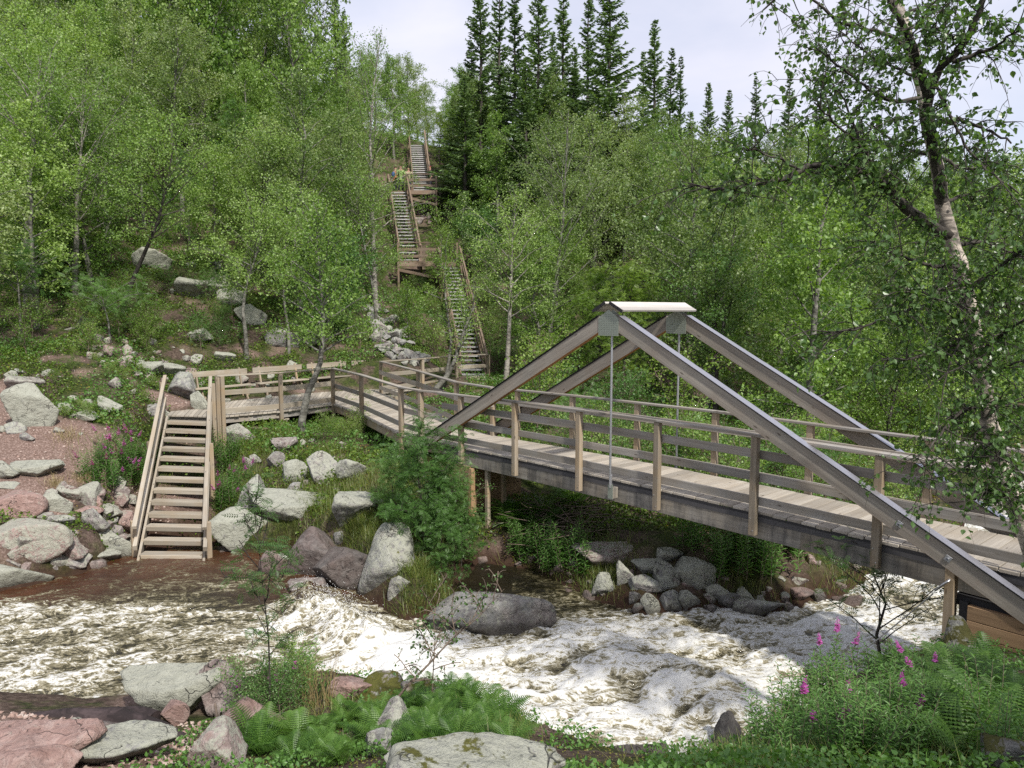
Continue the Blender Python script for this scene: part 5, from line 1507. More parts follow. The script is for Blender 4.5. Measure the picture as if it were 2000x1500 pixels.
# ------------------------------------------------------------------ the near birch
NB = empty('birch_tree', at(2075, 1290, 6.4), 'large near birch with white peeling trunk and dark leaves at the right', 'birch')
NBo = np.array(NB.location)
A = Acc(); Cn = Acc(); rr = np.random.default_rng(77)
def pxl(pts, Y0=6.4):
    P = np.array([at(p[0], p[1], Y0 + (p[2] if len(p) > 2 else 0)) for p in pts]) - NBo
    n = len(P) * 4; seg = np.linalg.norm(P[1:] - P[:-1], axis=1); cum = np.r_[0, np.cumsum(seg)]
    tq = np.linspace(0, cum[-1], n)
    Q = np.stack([np.interp(tq, cum, P[:, k]) for k in range(3)], -1)
    for _ in range(2): Q[1:-1] = (Q[:-2] + 2 * Q[1:-1] + Q[2:]) / 4
    return Q
def limb(pts, r0, r1, sides=8):
    Q = pxl(pts); n = len(Q)
    Q[1:-1] += rr.normal(size=(n - 2, 3)) * 0.006
    A.add(*tube(Q, np.linspace(r0, r1, n) * (1 + 0.03 * rr.normal(size=n)), sides), m=0 if r0 > .08 else 1); return Q
main = limb([(2085, 1320), (2010, 1060), (1962, 930), (1925, 800), (1908, 690), (1893, 590), (1868, 500), (1848, 430), (1832, 340, .1), (1815, 250, .2), (1797, 160, .3), (1780, 90, .4), (1760, 30, .5), (1735, -60, .6)], 0.088, 0.040, 12)
lim = [
 (limb([(1840, 395, -.05), (1830, 320, -.15), (1812, 240, -.25), (1812, 180, -.3), (1840, 130, -.4), (1885, 85, -.5), (1915, 20, -.6), (1930, -60, -.7)], .05, .02), 1),
 (limb([(1812, 190, -.3), (1790, 110, -.4), (1765, 50, -.5), (1735, 0, -.6), (1700, -70, -.7)], .035, .015), 1),
 (limb([(1855, 460, 0), (1815, 440, -.1), (1765, 400, -.2), (1730, 365, -.3), (1690, 340, -.4), (1640, 322, -.5), (1580, 322, -.5), (1540, 348, -.55), (1470, 360, -.6), (1400, 372, -.6), (1345, 358, -.6)], .05, .008), 1.6),
 (limb([(1730, 370, -.3), (1705, 330, -.5), (1685, 290, -.6), (1640, 250, -.7), (1590, 200, -.8)], .018, .005), 1.2),
 (limb([(1685, 335, -.4), (1683, 290, -.3), (1670, 240, -.2), (1620, 150, -.1)], .015, .005), 1.1),
 (limb([(1560, 330, -.5), (1500, 300, -.6), (1440, 290, -.7)], .010, .004), 1),
 (limb([(1815, 240, -.2), (1870, 232, -.4), (1920, 250, -.6), (1975, 280, -.8)], .02, .006), 1),
 (limb([(1825, 160, -.3), (1860, 230, -.7), (1885, 285, -.8), (1930, 335, -1.), (1990, 378, -1.1)], .013, .005), .8),
 (limb([(1800, 190, .2), (1740, 200, .1), (1690, 170, .0), (1640, 130, -.1), (1590, 90, -.2)], .02, .005), 1.2),
 (limb([(1785, 100, .4), (1720, 60, .3), (1650, 50, .2), (1590, 0, .1), (1530, -20, 0), (1490, 20, 0)], .02, .005), .8),
 (limb([(1860, 120, -.5), (1930, 100, -.6), (1990, 60, -.8)], .02, .006), 1.2),
 (limb([(1895, 600, 0), (1840, 590, -.2), (1760, 610, -.5), (1680, 640, -.7), (1610, 655, -.8)], .022, .005), 1.1),
 (limb([(1900, 560, 0), (1950, 520, -.4), (2010, 480, -.8)], .025, .008), 1.5),
 (limb([(1912, 690, 0), (1960, 650, -.4), (2010, 620, -.6)], .02, .008), 1.5),
 (limb([(1905, 650, 0), (1850, 680, -.3), (1790, 700, -.5), (1720, 700, -.6)], .018, .005), 1.2),
 (limb([(1925, 790, 0), (1880, 800, -.4), (1850, 830, -.6), (1820, 870, -.7), (1780, 900, -.8)], .02, .005), 1.0),
 (limb([(1930, 800, 0), (1975, 790, -.3), (2020, 800, -.5)], .02, .008), 1.4),
 (limb([(1880, 520, 0), (1820, 520, -.3), (1760, 500, -.5), (1690, 470, -.7)], .02, .005), 1.0),
 (limb([(1838, 400, 0), (1880, 380, .3), (1940, 400, .5), (2000, 430, .6)], .02, .006), 1.0),
 (limb([(1810, 300, .2), (1760, 290, .4), (1700, 240, .6)], .02, .006), 1.0),
 (limb([(1950, 880, 0), (1900, 900, -.4), (1860, 930, -.6)], .014, .005), .8),
 (limb([(1960, 930, 0), (1930, 960, -.4), (1900, 980, -.6)], .012, .004), 0.9),
 (limb([(1930, 830, 0), (1900, 850, -.4), (1930, 880, -.7), (1960, 900, -.8)], .012, .004), 0.9),
 (limb([(1980, 980, 0), (1960, 960, -.4), (1990, 1000, -.7)], .012, .004), 0.9),
 (limb([(1905, 640, 0), (1880, 660, -.4), (1850, 720, -.6), (1840, 780, -.7)], .014, .004), 0.9),
 (limb([(1860, 480, 0), (1920, 470, .3), (1990, 500, .5)], .02, .006), 1.8),
 (limb([(1900, 620, 0), (1960, 590, .3), (2030, 600, .5)], .02, .006), 1.8),
 (limb([(1915, 720, 0), (1960, 720, -.5), (2010, 700, -.8)], .02, .006), 0.9),
 (limb([(1820, 300, 0), (1880, 330, .3), (1960, 330, .5)], .02, .006), 1.5),
 (limb([(1885, 85, -.5), (1820, 50, -.7), (1760, 60, -.9)], .015, .005), 1.4),
 (limb([(1790, 150, .2), (1700, 110, .5), (1640, 60, .7)], .015, .005), 1.4),
 (limb([(1945, 880, 0), (1985, 900, -.3), (2040, 930, -.4)], .015, .005), 1.4),
 (limb([(1875, 540, 0), (1830, 570, -.5), (1770, 570, -.7)], .015, .005), 1.4),
 (limb([(1760, 30, .5), (1820, 10, .4), (1880, -20, .3)], .02, .006), 1.3),
]
lpts = []
for Q, dens in lim:
    Ln = np.linalg.norm(Q[1:] - Q[:-1], axis=1).sum()
    m = int(Ln * 18 * dens)
    for j in range(m):
        k = int(len(Q) * (0.15 + 0.84 * rr.random())); k = min(k, len(Q) - 2)
        tg = norm(Q[k + 1] - Q[k])
        d = norm(tg * 0.5 + rr.normal(size=3) * np.array([.8, .8, .6]))
        l2 = rr.uniform(.22, .60)
        T = curve_path(Q[k], d, l2, 5, 0.25, 0.55, 0.16, rr)
        A.add(*tube(T, np.linspace(0.0055, 0.0015, 6), 4), m=1)
        for q in range(3):
            kk = rr.integers(1, 5); d2 = norm(norm(T[kk + 1] - T[kk]) + rr.normal(size=3) * .9)
            T2 = curve_path(T[kk], d2, l2 * rr.uniform(.35, .7), 4, 0, 0.8, 0.15, rr)
            A.add(*tube(T2, np.linspace(0.003, 0.001, 5), 3), m=1)
            c = rr.integers(5, 10)
            w_ = rr.random(c) * 4; w0 = np.minimum(w_.astype(int), 3)
            lpts.append(T2[w0] * (1 - (w_ - w0))[:, None] + T2[w0 + 1] * (w_ - w0)[:, None] + rr.normal(size=(c, 3)) * 0.018)
lpts = np.concatenate(lpts); n = len(lpts)
print('NEAR LEAVES', n)
X, Y_, Z = frames(n, 0.35, 1.3, rr)
Cn.add(*scatter(LEAF6[0], LEAF6[1], lpts, X, Y_, Z, 0.048 * rr.uniform(.6, 1.2, n)))
local('trunk', A.mesh('trunk', [B_NEAR, B_DARK], True), NB); local('crown', Cn.mesh('crown', [L_NEAR]), NB)

# trees standing behind and beside the camera, whose shade lies over the near right bank
for i, (x, y, h, k) in enumerate([(6.4, 0.6, 5.0, 5), (8.8, 1.4, 6.2, 0), (4.4, -1.2, 5.4, 5), (11.5, 1.5, 7.0, 3), (7.4, -1.6, 7.0, 6)]):
    plant_tree('birch_tree', BIR[k], x, y, h, 'birch of the near bank beside the viewpoint, outside the picture', 'birch', 'birches of the near bank beside the viewpoint')

# ------------------------------------------------------------------ bushes, rowans, ferns, herbs
def on_deck(p):
    d = np.array(p[:2]) - BA; a, b = d @ BU, d @ BN
    if -2.0 < a < 12.5 and -0.75 < b < BW + 0.85: return True
    for (u, v, wd) in ((P1, N3, 2.2), (F1, F3, 1.6), (P0, F1, 2.0), (F1, R4, 1.8), (N3, N5, 2.0)):
        u = np.array(u); v = np.array(v); e = v - u; t = np.clip(((np.array(p[:2]) - u) @ e) / (e @ e), 0, 1)
        if np.linalg.norm(np.array(p[:2]) - u - t * e) < wd * .75: return True
    return False
m_b = make_tree(600, 2.6, 1.15, .04, 20, 17, 0.16, L_ROWAN, B_DARK, 'rowan', r0=.03, sub=6, up=.5, droop=.3, spread=.05)
def at_ground(px, py): return hit(px, py)
def put_tree(name, meshes, px, py, h, H, label, cat, group=None, wide=1.0, Y=None):
    p = hit(px, py) if Y is None else at(px, py, Y)
    g = float(height(p[0], p[1])[0])
    e = empty(name, (p[0], p[1], g), label, cat, group, rz=random.uniform(0, 6.28))
    e.scale = (h / H * wide, h / H * wide, h / H)
    local('trunk', meshes[0], e); local('crown', meshes[1], e)
    return e
put_tree('rowan_bush', m_b, 828, 1050, 2.15, 2.6, 'tall feathery green rowan bush below the bridge end', 'rowan', Y=12.9, wide=1.0)
put_tree('rowan_bush', m_b, 870, 1150, 1.5, 2.6, 'yellow green rowan shoot over the dark pool', 'rowan', Y=12.3)
put_tree('rowan_bush', m_b, 900, 1120, 1.1, 2.6, 'shaded rowan bush in front of the plank crib', 'rowan', Y=13.3)
put_tree('rowan_bush', m_b, 770, 1010, 1.3, 2.6, 'low rowan bush left of the tall feathery one', 'rowan', Y=13.9)
SH = [make_tree(620 + i, 1.6, 1.0, .03, 15, 20, 0.055, mm, B_TWIG, r0=.018, sub=6, up=.7, droop=.35, spread=.07) for i, mm in enumerate([L_ROWAN, L_BIRCH, L_BRIGHT])]
SHR = make_tree(626, 1.6, 0.9, .03, 14, 8, 0.12, L_ROWAN, B_TWIG, 'rowan', r0=.018, sub=5, up=.6, droop=.3, spread=.04)
def shrubs(n, region, hr, group, label, cond=None, protos=SH, y0=10.8):
    k = 0; tr_ = 0
    while k < n and tr_ < n * 15:
        tr_ += 1
        px = random.uniform(region[0], region[2]); py = random.uniform(region[1], region[3])
        if cond and not cond(px, py): continue
        p = hit(px, py)
        if p[1] < y0 and y0 > 9: continue
        if river_sd(p[:1], p[1:2])[0] > -0.35: continue
        if hr[1] > .8 and on_deck(p): continue
        e = empty('shrub', p, label, 'shrub', group, rz=random.uniform(0, 6.28))
        h = random.uniform(*hr) / 1.6
        e.scale = (h * 1.1, h * 1.1, h)
        pm = random.choice(protos)
        local('stems', pm[0], e); local('foliage', pm[1], e)
        k += 1
shrubs(46, (1060, 880, 1620, 1085), (.8, 1.7), 'shrubs on the bank under the bridge', 'leafy green shrub on the far bank under the bridge', protos=SH + [SHR])
shrubs(30, (1000, 700, 1950, 880), (1.2, 2.4), 'shrubs behind the far railing', 'leafy shrub behind the far bridge railing', protos=SH + [SHR])
shrubs(12, (1560, 960, 1760, 1090), (.6, 1.2), 'shrubs by the upper rapids', 'low shrub beside the upper rapids')
shrubs(12, (560, 800, 720, 880), (.35, .7), 'low shrubs under the boardwalk', 'low bilberry shrub in the shade of the boardwalk', protos=[SH[2], SH[1]])
shrubs(16, (90, 690, 300, 830), (.25, .5), 'dwarf shrubs round the path', 'dwarf bilberry shrub beside the gravel path', protos=[SH[2], SH[1]])
shrubs(34, (0, 560, 460, 700), (.6, 1.3), 'young shrubs on the left slope', 'young leafy shrub on the left slope', protos=[SHR, SH[2]])
shrubs(18, (480, 560, 860, 690), (.7, 1.5), 'shrubs beside the scree', 'leafy shrub growing beside the scree', cond=lambda x, y: abs(x - (735 + (y - 600) * .55)) > 50)
shrubs(14, (840, 560, 1000, 720), (.8, 1.6), 'shrubs at the lowest flight of the hill stairs', 'shrub growing against the lowest flight of the hill stairs', cond=lambda x, y: x > 945 or x < 862)
shrubs(12, (860, 950, 1060, 1060), (.6, 1.2), 'shrubs behind the plank crib', 'shaded shrub beside the plank crib', protos=[SHR, SH[0]])

# ferns
def fern_template():
    V = []; Fq = []
    n = 17
    for i in range(n):
        y = 0.14 + 0.86 * i / n
        ln = 0.30 * math.sin(math.pi * min(1, 0.30 + 0.70 * i / n)) ** 0.9 + 0.015
        z = 0.42 * math.sin(y * 1.9) - 0.30 * y * y
        for sg in (-1, 1):
            k = 6
            for j in range(k):
                u0 = j / k; u1 = (j + 1.25) / k
                w_ = 0.030 * (1 - u0 * .8)
                b = len(V)
                sw = 0.16
                x0, x1 = sg * ln * u0, sg * ln * min(u1, 1.05)
                ya = y + sw * ln * u0; yb = y + sw * ln * u1
                dz = -0.22 * (ln * u0) ** 1.0; dz1 = -0.22 * ln * u1
                V += [(x0, ya - .004, z + dz), (x0 + sg * ln * .05, ya - w_, z + dz1), (x1, yb, z + dz1), (x0 + sg * ln * .05, ya + w_, z + dz1)]
                Fq.append((b, b + 1, b + 2, b + 3))
    return np.array(V), np.array(Fq)
FT = fern_template()
def fern_mesh(seed, nf=9, ln=0.62):
    r = np.random.default_rng(seed)
    az = np.arange(nf) * 6.283 / nf + r.normal(size=nf) * .3
    el = r.uniform(.25, .8, nf)
    Y_ = np.stack([np.cos(az) * np.cos(el), np.sin(az) * np.cos(el), np.sin(el)], -1)
    X = norm(np.cross(Y_, np.array([0, 0, 1.0]))); Z = np.cross(X, Y_)
    v, f = scatter(FT[0], FT[1], np.zeros((nf, 3)), X, Y_, Z, ln * r.uniform(.7, 1.15, nf))
    A = Acc(); A.add(v, f)
    for i in range(nf):
        yy = np.linspace(0, .98, 7); zz = .42 * np.sin(yy * 1.9) - .30 * yy * yy
        A.add(*tube((Y_[i][None] * yy[:, None] + Z[i][None] * zz[:, None]) * ln, 0.0028, 3))
    return A.mesh('fronds', [L_FERN])
FERN = [fern_mesh(i, 8 + i % 3, 0.5) for i in range(4)]
def ferns(n, region, hr, group, label, cond=None, y=None):
    k = 0; tr_ = 0
    while k < n and tr_ < n * 20:
        tr_ += 1
        px = random.uniform(region[0], region[2]); py = random.uniform(region[1], region[3])
        if cond and not cond(px, py): continue
        p = hit(px, py)
        if y and not (y[0] < p[1] < y[1]): continue
        if river_sd(p[:1], p[1:2])[0] > -0.03: continue
        o = put('fern', FERN[k % 4], None, None, label, 'fern', group)
        s = random.uniform(*hr)
        o.location = p; o.scale = (s, s, s); o.rotation_euler = (random.uniform(-.25, .25), random.uniform(-.25, .25), random.uniform(0, 6.28))
        k += 1
ferns(20, (610, 1400, 770, 1500), (.42, .68), 'ferns of the left fern bed', 'bright green fern in the left fern bed by the water', y=(4, 8.6))
ferns(44, (800, 1345, 1010, 1470), (.42, .66), 'ferns of the right fern bed', 'bright green fern in the right fern bed on the little headland', cond=lambda x, y: y > 1330 + (x - 780) * .35, y=(4, 8.6))
ferns(8, (480, 1450, 600, 1500), (.5, .8), 'ferns by the brown boulder', 'fern growing below the brown boulder', y=(4, 8))
ferns(34, (1720, 1325, 1990, 1460), (.55, .85), 'ferns of the near right bank', 'shaded fern on the near right bank', y=(3, 8.4))
ferns(8, (1800, 1400, 2000, 1500), (.5, .9), 'ferns at the bottom right', 'dark fern near the yellow mossy boulder', y=(3, 8.4))
ferns(8, (980, 990, 1120, 1060), (1.0, 1.5), 'ferns behind the crib', 'fern behind the posts of the plank crib')

# willowherb: leafy stems, some in flower
def herb_mesh(seed, ns=7, h=0.85, flower=False, spread=.13):
    r = np.random.default_rng(seed)
    A = Acc()
    for i in range(ns):
        b = np.array([*(r.normal(size=2) * spread), -0.05])
        P = curve_path(b, norm(np.array([*(r.normal(size=2) * .16), 1])), h * r.uniform(.65, 1.1), 6, .1, .1, .05, r)
        A.add(*tube(P, np.linspace(.005, .002, 7), 3), m=1)
        k = 30
        t = np.linspace(.12, .80 if flower else 1.0, k) * 6; t0 = np.minimum(t.astype(int), 5)
        pp = P[t0] * (1 - (t - t0))[:, None] + P[t0 + 1] * (t - t0)[:, None]
        az = np.arange(k) * 2.4 + r.random() * 6; el = r.uniform(.1, .7, k)
        Y_ = np.stack([np.cos(az) * np.cos(el), np.sin(az) * np.cos(el), np.sin(el)], -1)
        X = norm(np.cross(Y_, np.array([0, 0, 1.0]))); Z = np.cross(X, Y_)
        A.add(*scatter(LANCE[0], LANCE[1], pp, X, Y_, Z, (0.135 * (1.1 - .55 * t / 6) * r.uniform(.8, 1.15, k))[:, None] * np.array([1.15, 1, 1])))
        if flower and i % 2 == 0:
            k = 34
            t = (0.80 + 0.20 * np.linspace(0, 1, k)) * 5.99; t0 = np.minimum(t.astype(int), 5)
            pp = P[t0] * (1 - (t - t0))[:, None] + P[t0 + 1] * (t - t0)[:, None] + r.normal(size=(k, 3)) * .006
            az = np.arange(k) * 2.4; el = r.uniform(-.1, .5, k)
            Y_ = np.stack([np.cos(az) * np.cos(el), np.sin(az) * np.cos(el), np.sin(el)], -1)
            X = norm(np.cross(Y_, np.array([0, 0, 1.0]))); Z = np.cross(X, Y_)
            A.add(*scatter(LEAF4[0], LEAF4[1], pp, X, Y_, Z, 0.055 * (1.15 - .8 * np.linspace(0, 1, k))[:, None] * np.array([1.5, 1, 1])), m=2)
    return A.mesh('willowherb', [L_HERB, B_TWIG, L_PINK])
HERB = [herb_mesh(700 + i, 7) for i in range(3)]
HERBF = [herb_mesh(710 + i, 6, .95, True) for i in range(3)]
def herbs(n, region, hr, group, label, fl=0.0, cond=None, y=None, name='willowherb'):
    k = 0; tr_ = 0
    while k < n and tr_ < n * 20:
        tr_ += 1
        px = random.uniform(region[0], region[2]); py = random.uniform(region[1], region[3])
        if cond and not cond(px, py): continue
        p = hit(px, py)
        if y and not (y[0] < p[1] < y[1]): continue
        if river_sd(p[:1], p[1:2])[0] > -0.05: continue
        isf = random.random() < fl
        s = random.uniform(*hr)
        o = put(name, (HERBF if isf else HERB)[k % 3], None, None, ('tall ' if s > (hr[0] + hr[1]) / 2 else 'low ') + label.replace('tall ', '') + (' with pink flower spikes' if isf else ''), 'willowherb', group)
        o.location = p; o.scale = (s, s, s); o.rotation_euler = (random.uniform(-.12, .12), random.uniform(-.12, .12), random.uniform(0, 6.28))
        k += 1
herbs(22, (165, 895, 290, 965), (.7, 1.0), 'fireweed left of the stair', 'fireweed clump left of the stair', fl=.60)
herbs(18, (420, 890, 475, 1000), (.7, 1.0), 'fireweed right of the stair', 'fireweed clump right of the stair', fl=.22)
herbs(64, (1480, 1345, 1800, 1500), (.38, .62), 'willowherb of the near right bank', 'dense willowherb clump on the near right bank', fl=.10, y=(3, 8))
herbs(22, (1450, 1430, 1990, 1500), (.35, .6), 'herbs at the bottom right', 'leafy herb clump at the bottom right', y=(2.6, 8))
herbs(16, (1000, 1080, 1150, 1130), (.7, 1.0), 'willowherb by the dark pool', 'bright willowherb clump behind the dark pool')
herbs(26, (1340, 1060, 1560, 1130), (.8, 1.2), 'willowherb behind the rock pile', 'tall willowherb clump behind the rock pile')
herbs(5, (455, 1330, 600, 1400), (.5, .75), 'willowherb by the rowan sapling', 'thin willowherb stem beside the rowan sapling', fl=.3, y=(5, 8.6))

# rowan sapling in the foreground
px_tree([(527, 1400), (527, 1330), (525, 1250), (512, 1130), (505, 1060), (492, 975)], 6.6, 'slender rowan sapling standing in front of the rapids', H=2, cr=.42, nb=17, per=3, ls=.125, mat=L_NEAR, bk=B_DARK, name='rowan_sapling', cat='rowan', r0=.012, base=.32, seed=801, kind='rowan', sub=3, up=.3, droop=.2, spread=.015)
px_tree([(735, 1420), (790, 1345), (835, 1300), (880, 1250), (930, 1210), (985, 1150)], 6.5, 'crooked half bare birch sapling leaning over the rapids', H=2, cr=.42, nb=13, per=7, ls=.032, mat=L_NEAR, bk=B_TWIG, name='birch_sapling', cat='birch', r0=.017, base=.25, seed=802, kind='near', sub=4, spread=.02)
px_tree([(842, 1395), (845, 1330), (850, 1240), (842, 1170)], 6.8, 'thin upright birch shoot behind the crooked sapling', H=2, cr=.26, nb=9, per=7, ls=.030, mat=L_NEAR, bk=B_TWIG, name='birch_sapling', cat='birch', r0=.009, base=.35, seed=803, kind='near', sub=3, spread=.02)
px_tree([(1722, 1300), (1712, 1240), (1730, 1180), (1705, 1120), (1700, 1060)], 9.3, 'dark rowan hanging over the water beneath the bridge', H=3, cr=1.15, nb=15, per=5, ls=.14, mat=L_NEAR, bk=B_DARK, name='rowan_tree', cat='rowan', r0=.035, base=.3, seed=804, kind='rowan', sub=5, up=.1, droop=.5, spread=.04)
shrubs(7, (470, 1340, 640, 1450), (.35, .6), 'small shrubs by the rowan sapling', 'small leafy shrub at the foot of the rowan sapling', y0=0, protos=[SH[0], SH[1]])
# dry stalks
A = Acc(); r = np.random.default_rng(9)
for i in range(46):
    p = at(r.uniform(590, 650), 1372, 7.1 + r.uniform(-.1, .1)); p[2] = height(p[0], p[1])[0]
    P = curve_path(p, norm(np.array([*(r.normal(size=2) * .22), 1])), r.uniform(.3, .62), 5, .2, 0, .04, r)
    A.add(*tube(P, np.linspace(.003, .001, 6), 3))
tag(put('dry_twigs', A.mesh('dry_twigs', [L_DRY])), 'tuft of thin straw coloured twigs behind the brown boulder', 'twigs')
# brushwood heap under the bridge
A = Acc()
for i in range(150):
    p = hit(r.uniform(1045, 1190), r.uniform(985, 1075)) + np.array([0, 0, r.uniform(.02, .3)])
    d = norm(np.array([r.normal(), r.normal() * .5, r.normal() * .25]))
    P = curve_path(p, d, r.uniform(.4, 1.2), 5, 0, .1, .10, r)
    A.add(*tube(P, np.linspace(.012, .003, 6) * r.uniform(.5, 1.4), 4))
tag(put('brushwood', A.mesh('brushwood', [B_TWIG], True)), 'heap of dry brushwood on the bank under the bridge', 'brushwood')
# logs
def log(name, pts, Y, r0, r1, label, mat=B_LOG, sides=14, cat='log'):
    P = np.array([at(p[0], p[1], Y + (p[2] if len(p) > 2 else 0)) for p in pts])
    n = 28; seg = np.linalg.norm(P[1:] - P[:-1], axis=1); cum = np.r_[0, np.cumsum(seg)]; tq = np.linspace(0, cum[-1], n)
    Q = np.stack([np.interp(tq, cum, P[:, k]) for k in range(3)], -1)
    v, f = tube(Q, np.linspace(r0, r1, n), sides)
    nz = fbm(v[:, 0] * 3, v[:, 1] * 8, v[:, 2] * 8, 3, 77)
    c = np.repeat(Q, sides, 0); v = c + (v - c) * (1 + 0.28 * nz)[:, None]
    A = Acc(); A.add(v, f)
    A.add(v[-sides:], np.arange(sides)[None]); A.add(v[:sides], np.arange(sides)[::-1][None])
    return put(name, A.mesh(name, [mat], True), None, None, label, cat)
log('log', [(-60, 1430, -.1), (60, 1412), (150, 1402), (270, 1400, -.05), (300, 1410, -.1)], 6.75, .085, .10, 'long black wet log lying along the near shore')
log('log', [(222, 1402, -.1), (290, 1420, -.2), (350, 1452, -.3), (395, 1490, -.4)], 6.6, .11, .085, 'short thick black log with a broken end beside the boulders')
log('dead_branch', [(420, 1375, .3), (425, 1410, 0), (450, 1428, -.1), (490, 1420, -.1)], 6.6, .012, .018, 'bare grey branch caught between the boulders', B_TWIG, 7, 'branch')
log('dead_branch', [(195, 560), (175, 600), (150, 640), (100, 655)], 24.5, .05, .09, 'fallen grey trunk lying on the left slope', B_LICH, 8, 'branch')
log('dead_branch', [(480, 520), (440, 560), (380, 590), (300, 600)], 27.5, .03, .08, 'fallen branch on the hillside above the boulders', B_LICH, 8, 'branch') if False else None

# ------------------------------------------------------------------ ground cover (countless)
def in_walk(x, y):
    m = np.zeros(len(x), bool)
    polys = [[S0, P0, Pm, P1, F1, R2, R3, R4] + bench_line[::-1], [P1, N2, N3, N4, N5, tuple(BA + BN * BW), F4, F3, F2, F1]]
    for pg in polys:
        c = np.zeros(len(x), bool); n = len(pg)
        for i in range(n):
            (ax, ay), (bx, by) = pg[i], pg[(i + 1) % n]
            c ^= ((ay > y) != (by > y)) & (x < (bx - ax) * (y - ay) / (by - ay + 1e-12) + ax)
        m |= c
    return m
def cover(name, n, ylo, yhi, size, mat, tmpl, hgt, thr, seed, scale=1.1, up=.9, path_ok=False, power=1.0, extra=None, droop=0.0):
    r = np.random.default_rng(seed)
    y = ylo + (yhi - ylo) * r.random(n * 2) ** power
    x = (r.random(n * 2) * 2 - 1) * (0.72 * y + 0.8)
    keep_ = river_sd(x, y) < -0.12
    keep_ &= (path_mask(x, y) < 0.35)
    den = fbm(x * scale, y * scale, oct=3, seed=seed)
    keep_ &= den > thr
    wk = in_walk(x, y)
    keep_ &= ~wk | (y < 21)
    tS = np.clip(((x + 8.66) * 1.98 + (y - 19.7) * -5.57) / 34.9, 0, 1)
    keep_ &= (np.hypot(x + 8.66 - tS * 1.98, y - 19.7 + tS * 5.57) > 0.75) | (r.random(len(x)) < .12)
    if extra is not None: keep_ &= extra(x, y)
    x, y, den = x[keep_][:n], y[keep_][:n], den[keep_][:n]
    lift = r.random(len(x)) * hgt * np.clip((den - thr) * 3 + .25, .2, 1)
    z = height(x, y) + lift
    under = in_walk(x, y)
    z = np.where(under, np.minimum(z, -0.3), z)
    X, Y_, Z = frames(len(x), up, droop, r)
    v, f = scatter(tmpl[0], tmpl[1], np.stack([x, y, z], -1), X, Y_, Z, size * r.uniform(.6, 1.3, len(x)) * (1 + np.maximum(0, y - 20) * .018))
    put(name, mesh_np(name, v, f, [mat]), kind='stuff')
cover('bilberry_leaves', 170000, 13.5, 34, 0.062, L_COVER, LEAF4, .26, -0.16, 11, 0.8)
cover('low_herb_leaves', 90000, 18, 42, 0.070, L_HERB, LEAF4, .34, -0.05, 19, 0.55)
cover('moss_patches', 30000, 13.5, 32, 0.045, L_MOSS, LEAF4, .05, 0.12, 12, 1.3, up=2.0)
cover('undergrowth_leaves', 90000, 32, 72, 0.075, L_BIRCH, LEAF4, .55, -0.5, 13, 0.3)
cover('near_bank_leaves', 34000, 2.4, 9.6, 0.030, L_HERB, LEAF6, .14, -0.25, 14, 1.6, extra=lambda x, y: (x > 0.6) | ((x > -2.9) & (y < 9)))
cover('near_moss', 12000, 3.5, 9.4, 0.016, L_MOSS, LEAF4, .02, -0.1, 15, 2.2, up=2.0, extra=lambda x, y: x > -3.2)
# grass
BL = (np.array([(-.012, 0, 0), (.012, 0, 0), (.010, .5, .06), (-.010, .5, .06), (0, 1, .26)]))
r = np.random.default_rng(33)
def grass(name, spots, n, ln, mat):
    P = []
    for (px, py, sx) in spots:
        c = hit(px, py); k = int(n / len(spots))
        P.append(np.stack([c[0] + r.normal(size=k) * sx, c[1] + r.normal(size=k) * sx * 1.3], -1))
    P = np.concatenate(P); ok = river_sd(P[:, 0], P[:, 1]) < -0.02; P = P[ok]; k = len(P)
    pos = np.stack([P[:, 0], P[:, 1], height(P[:, 0], P[:, 1]) - .01], -1)
    az = r.random(k) * 6.283; el = r.uniform(.7, 1.45, k)
    Y_ = np.stack([np.cos(az) * np.cos(el), np.sin(az) * np.cos(el), np.sin(el)], -1)
    X = norm(np.cross(Y_, np.array([0.0, 0, 1]))); Z = -np.cross(X, Y_)
    A = Acc(); s = ln * r.uniform(.5, 1.2, k)
    sc3 = np.stack([s * 1.0, s, s], -1)
    v, f = scatter(BL, np.array([(0, 1, 2, 3)]), pos, X, Y_, Z, sc3); A.add(v, f)
    v, f = scatter(BL, np.array([(3, 2, 4)]), pos, X, Y_, Z, sc3); A.add(v, f)
    put(name, A.mesh(name, [mat]), kind='stuff')
grass('grass', [(600, 960, .5), (640, 990, .5), (720, 960, .5), (760, 1000, .4), (660, 940, .5), (560, 1010, .3), (610, 1015, .4), (520, 880, .35), (480, 895, .3), (750, 930, .5), (690, 1040, .3), (640, 885, .4),
                (840, 1120, .3), (830, 1160, .25), (690, 1060, .25), (740, 1050, .25), (800, 1060, .3), (560, 850, .3), (1130, 1110, .4), (1050, 1120, .35), (1440, 1130, .4), (1640, 1120, .4), (1180, 1110, .3), (250, 920, .5), (480, 960, .4), (450, 1000, .25)], 26000, .30, L_GRASS)
grass('grass_near', [(1500, 1480, .35), (1600, 1490, .3), (1420, 1490, .3), (1700, 1480, .35), (1800, 1470, .35), (980, 1440, .15), (920, 1400, .2), (640, 1400, .25), (1550, 1420, .3), (1900, 1480, .3), (1650, 1400, .3)], 4200, .20, L_GRASS)
grass('straw_tuft', [(108, 950, .10), (130, 855, .14), (165, 938, .08)], 900, .24, L_DRY)

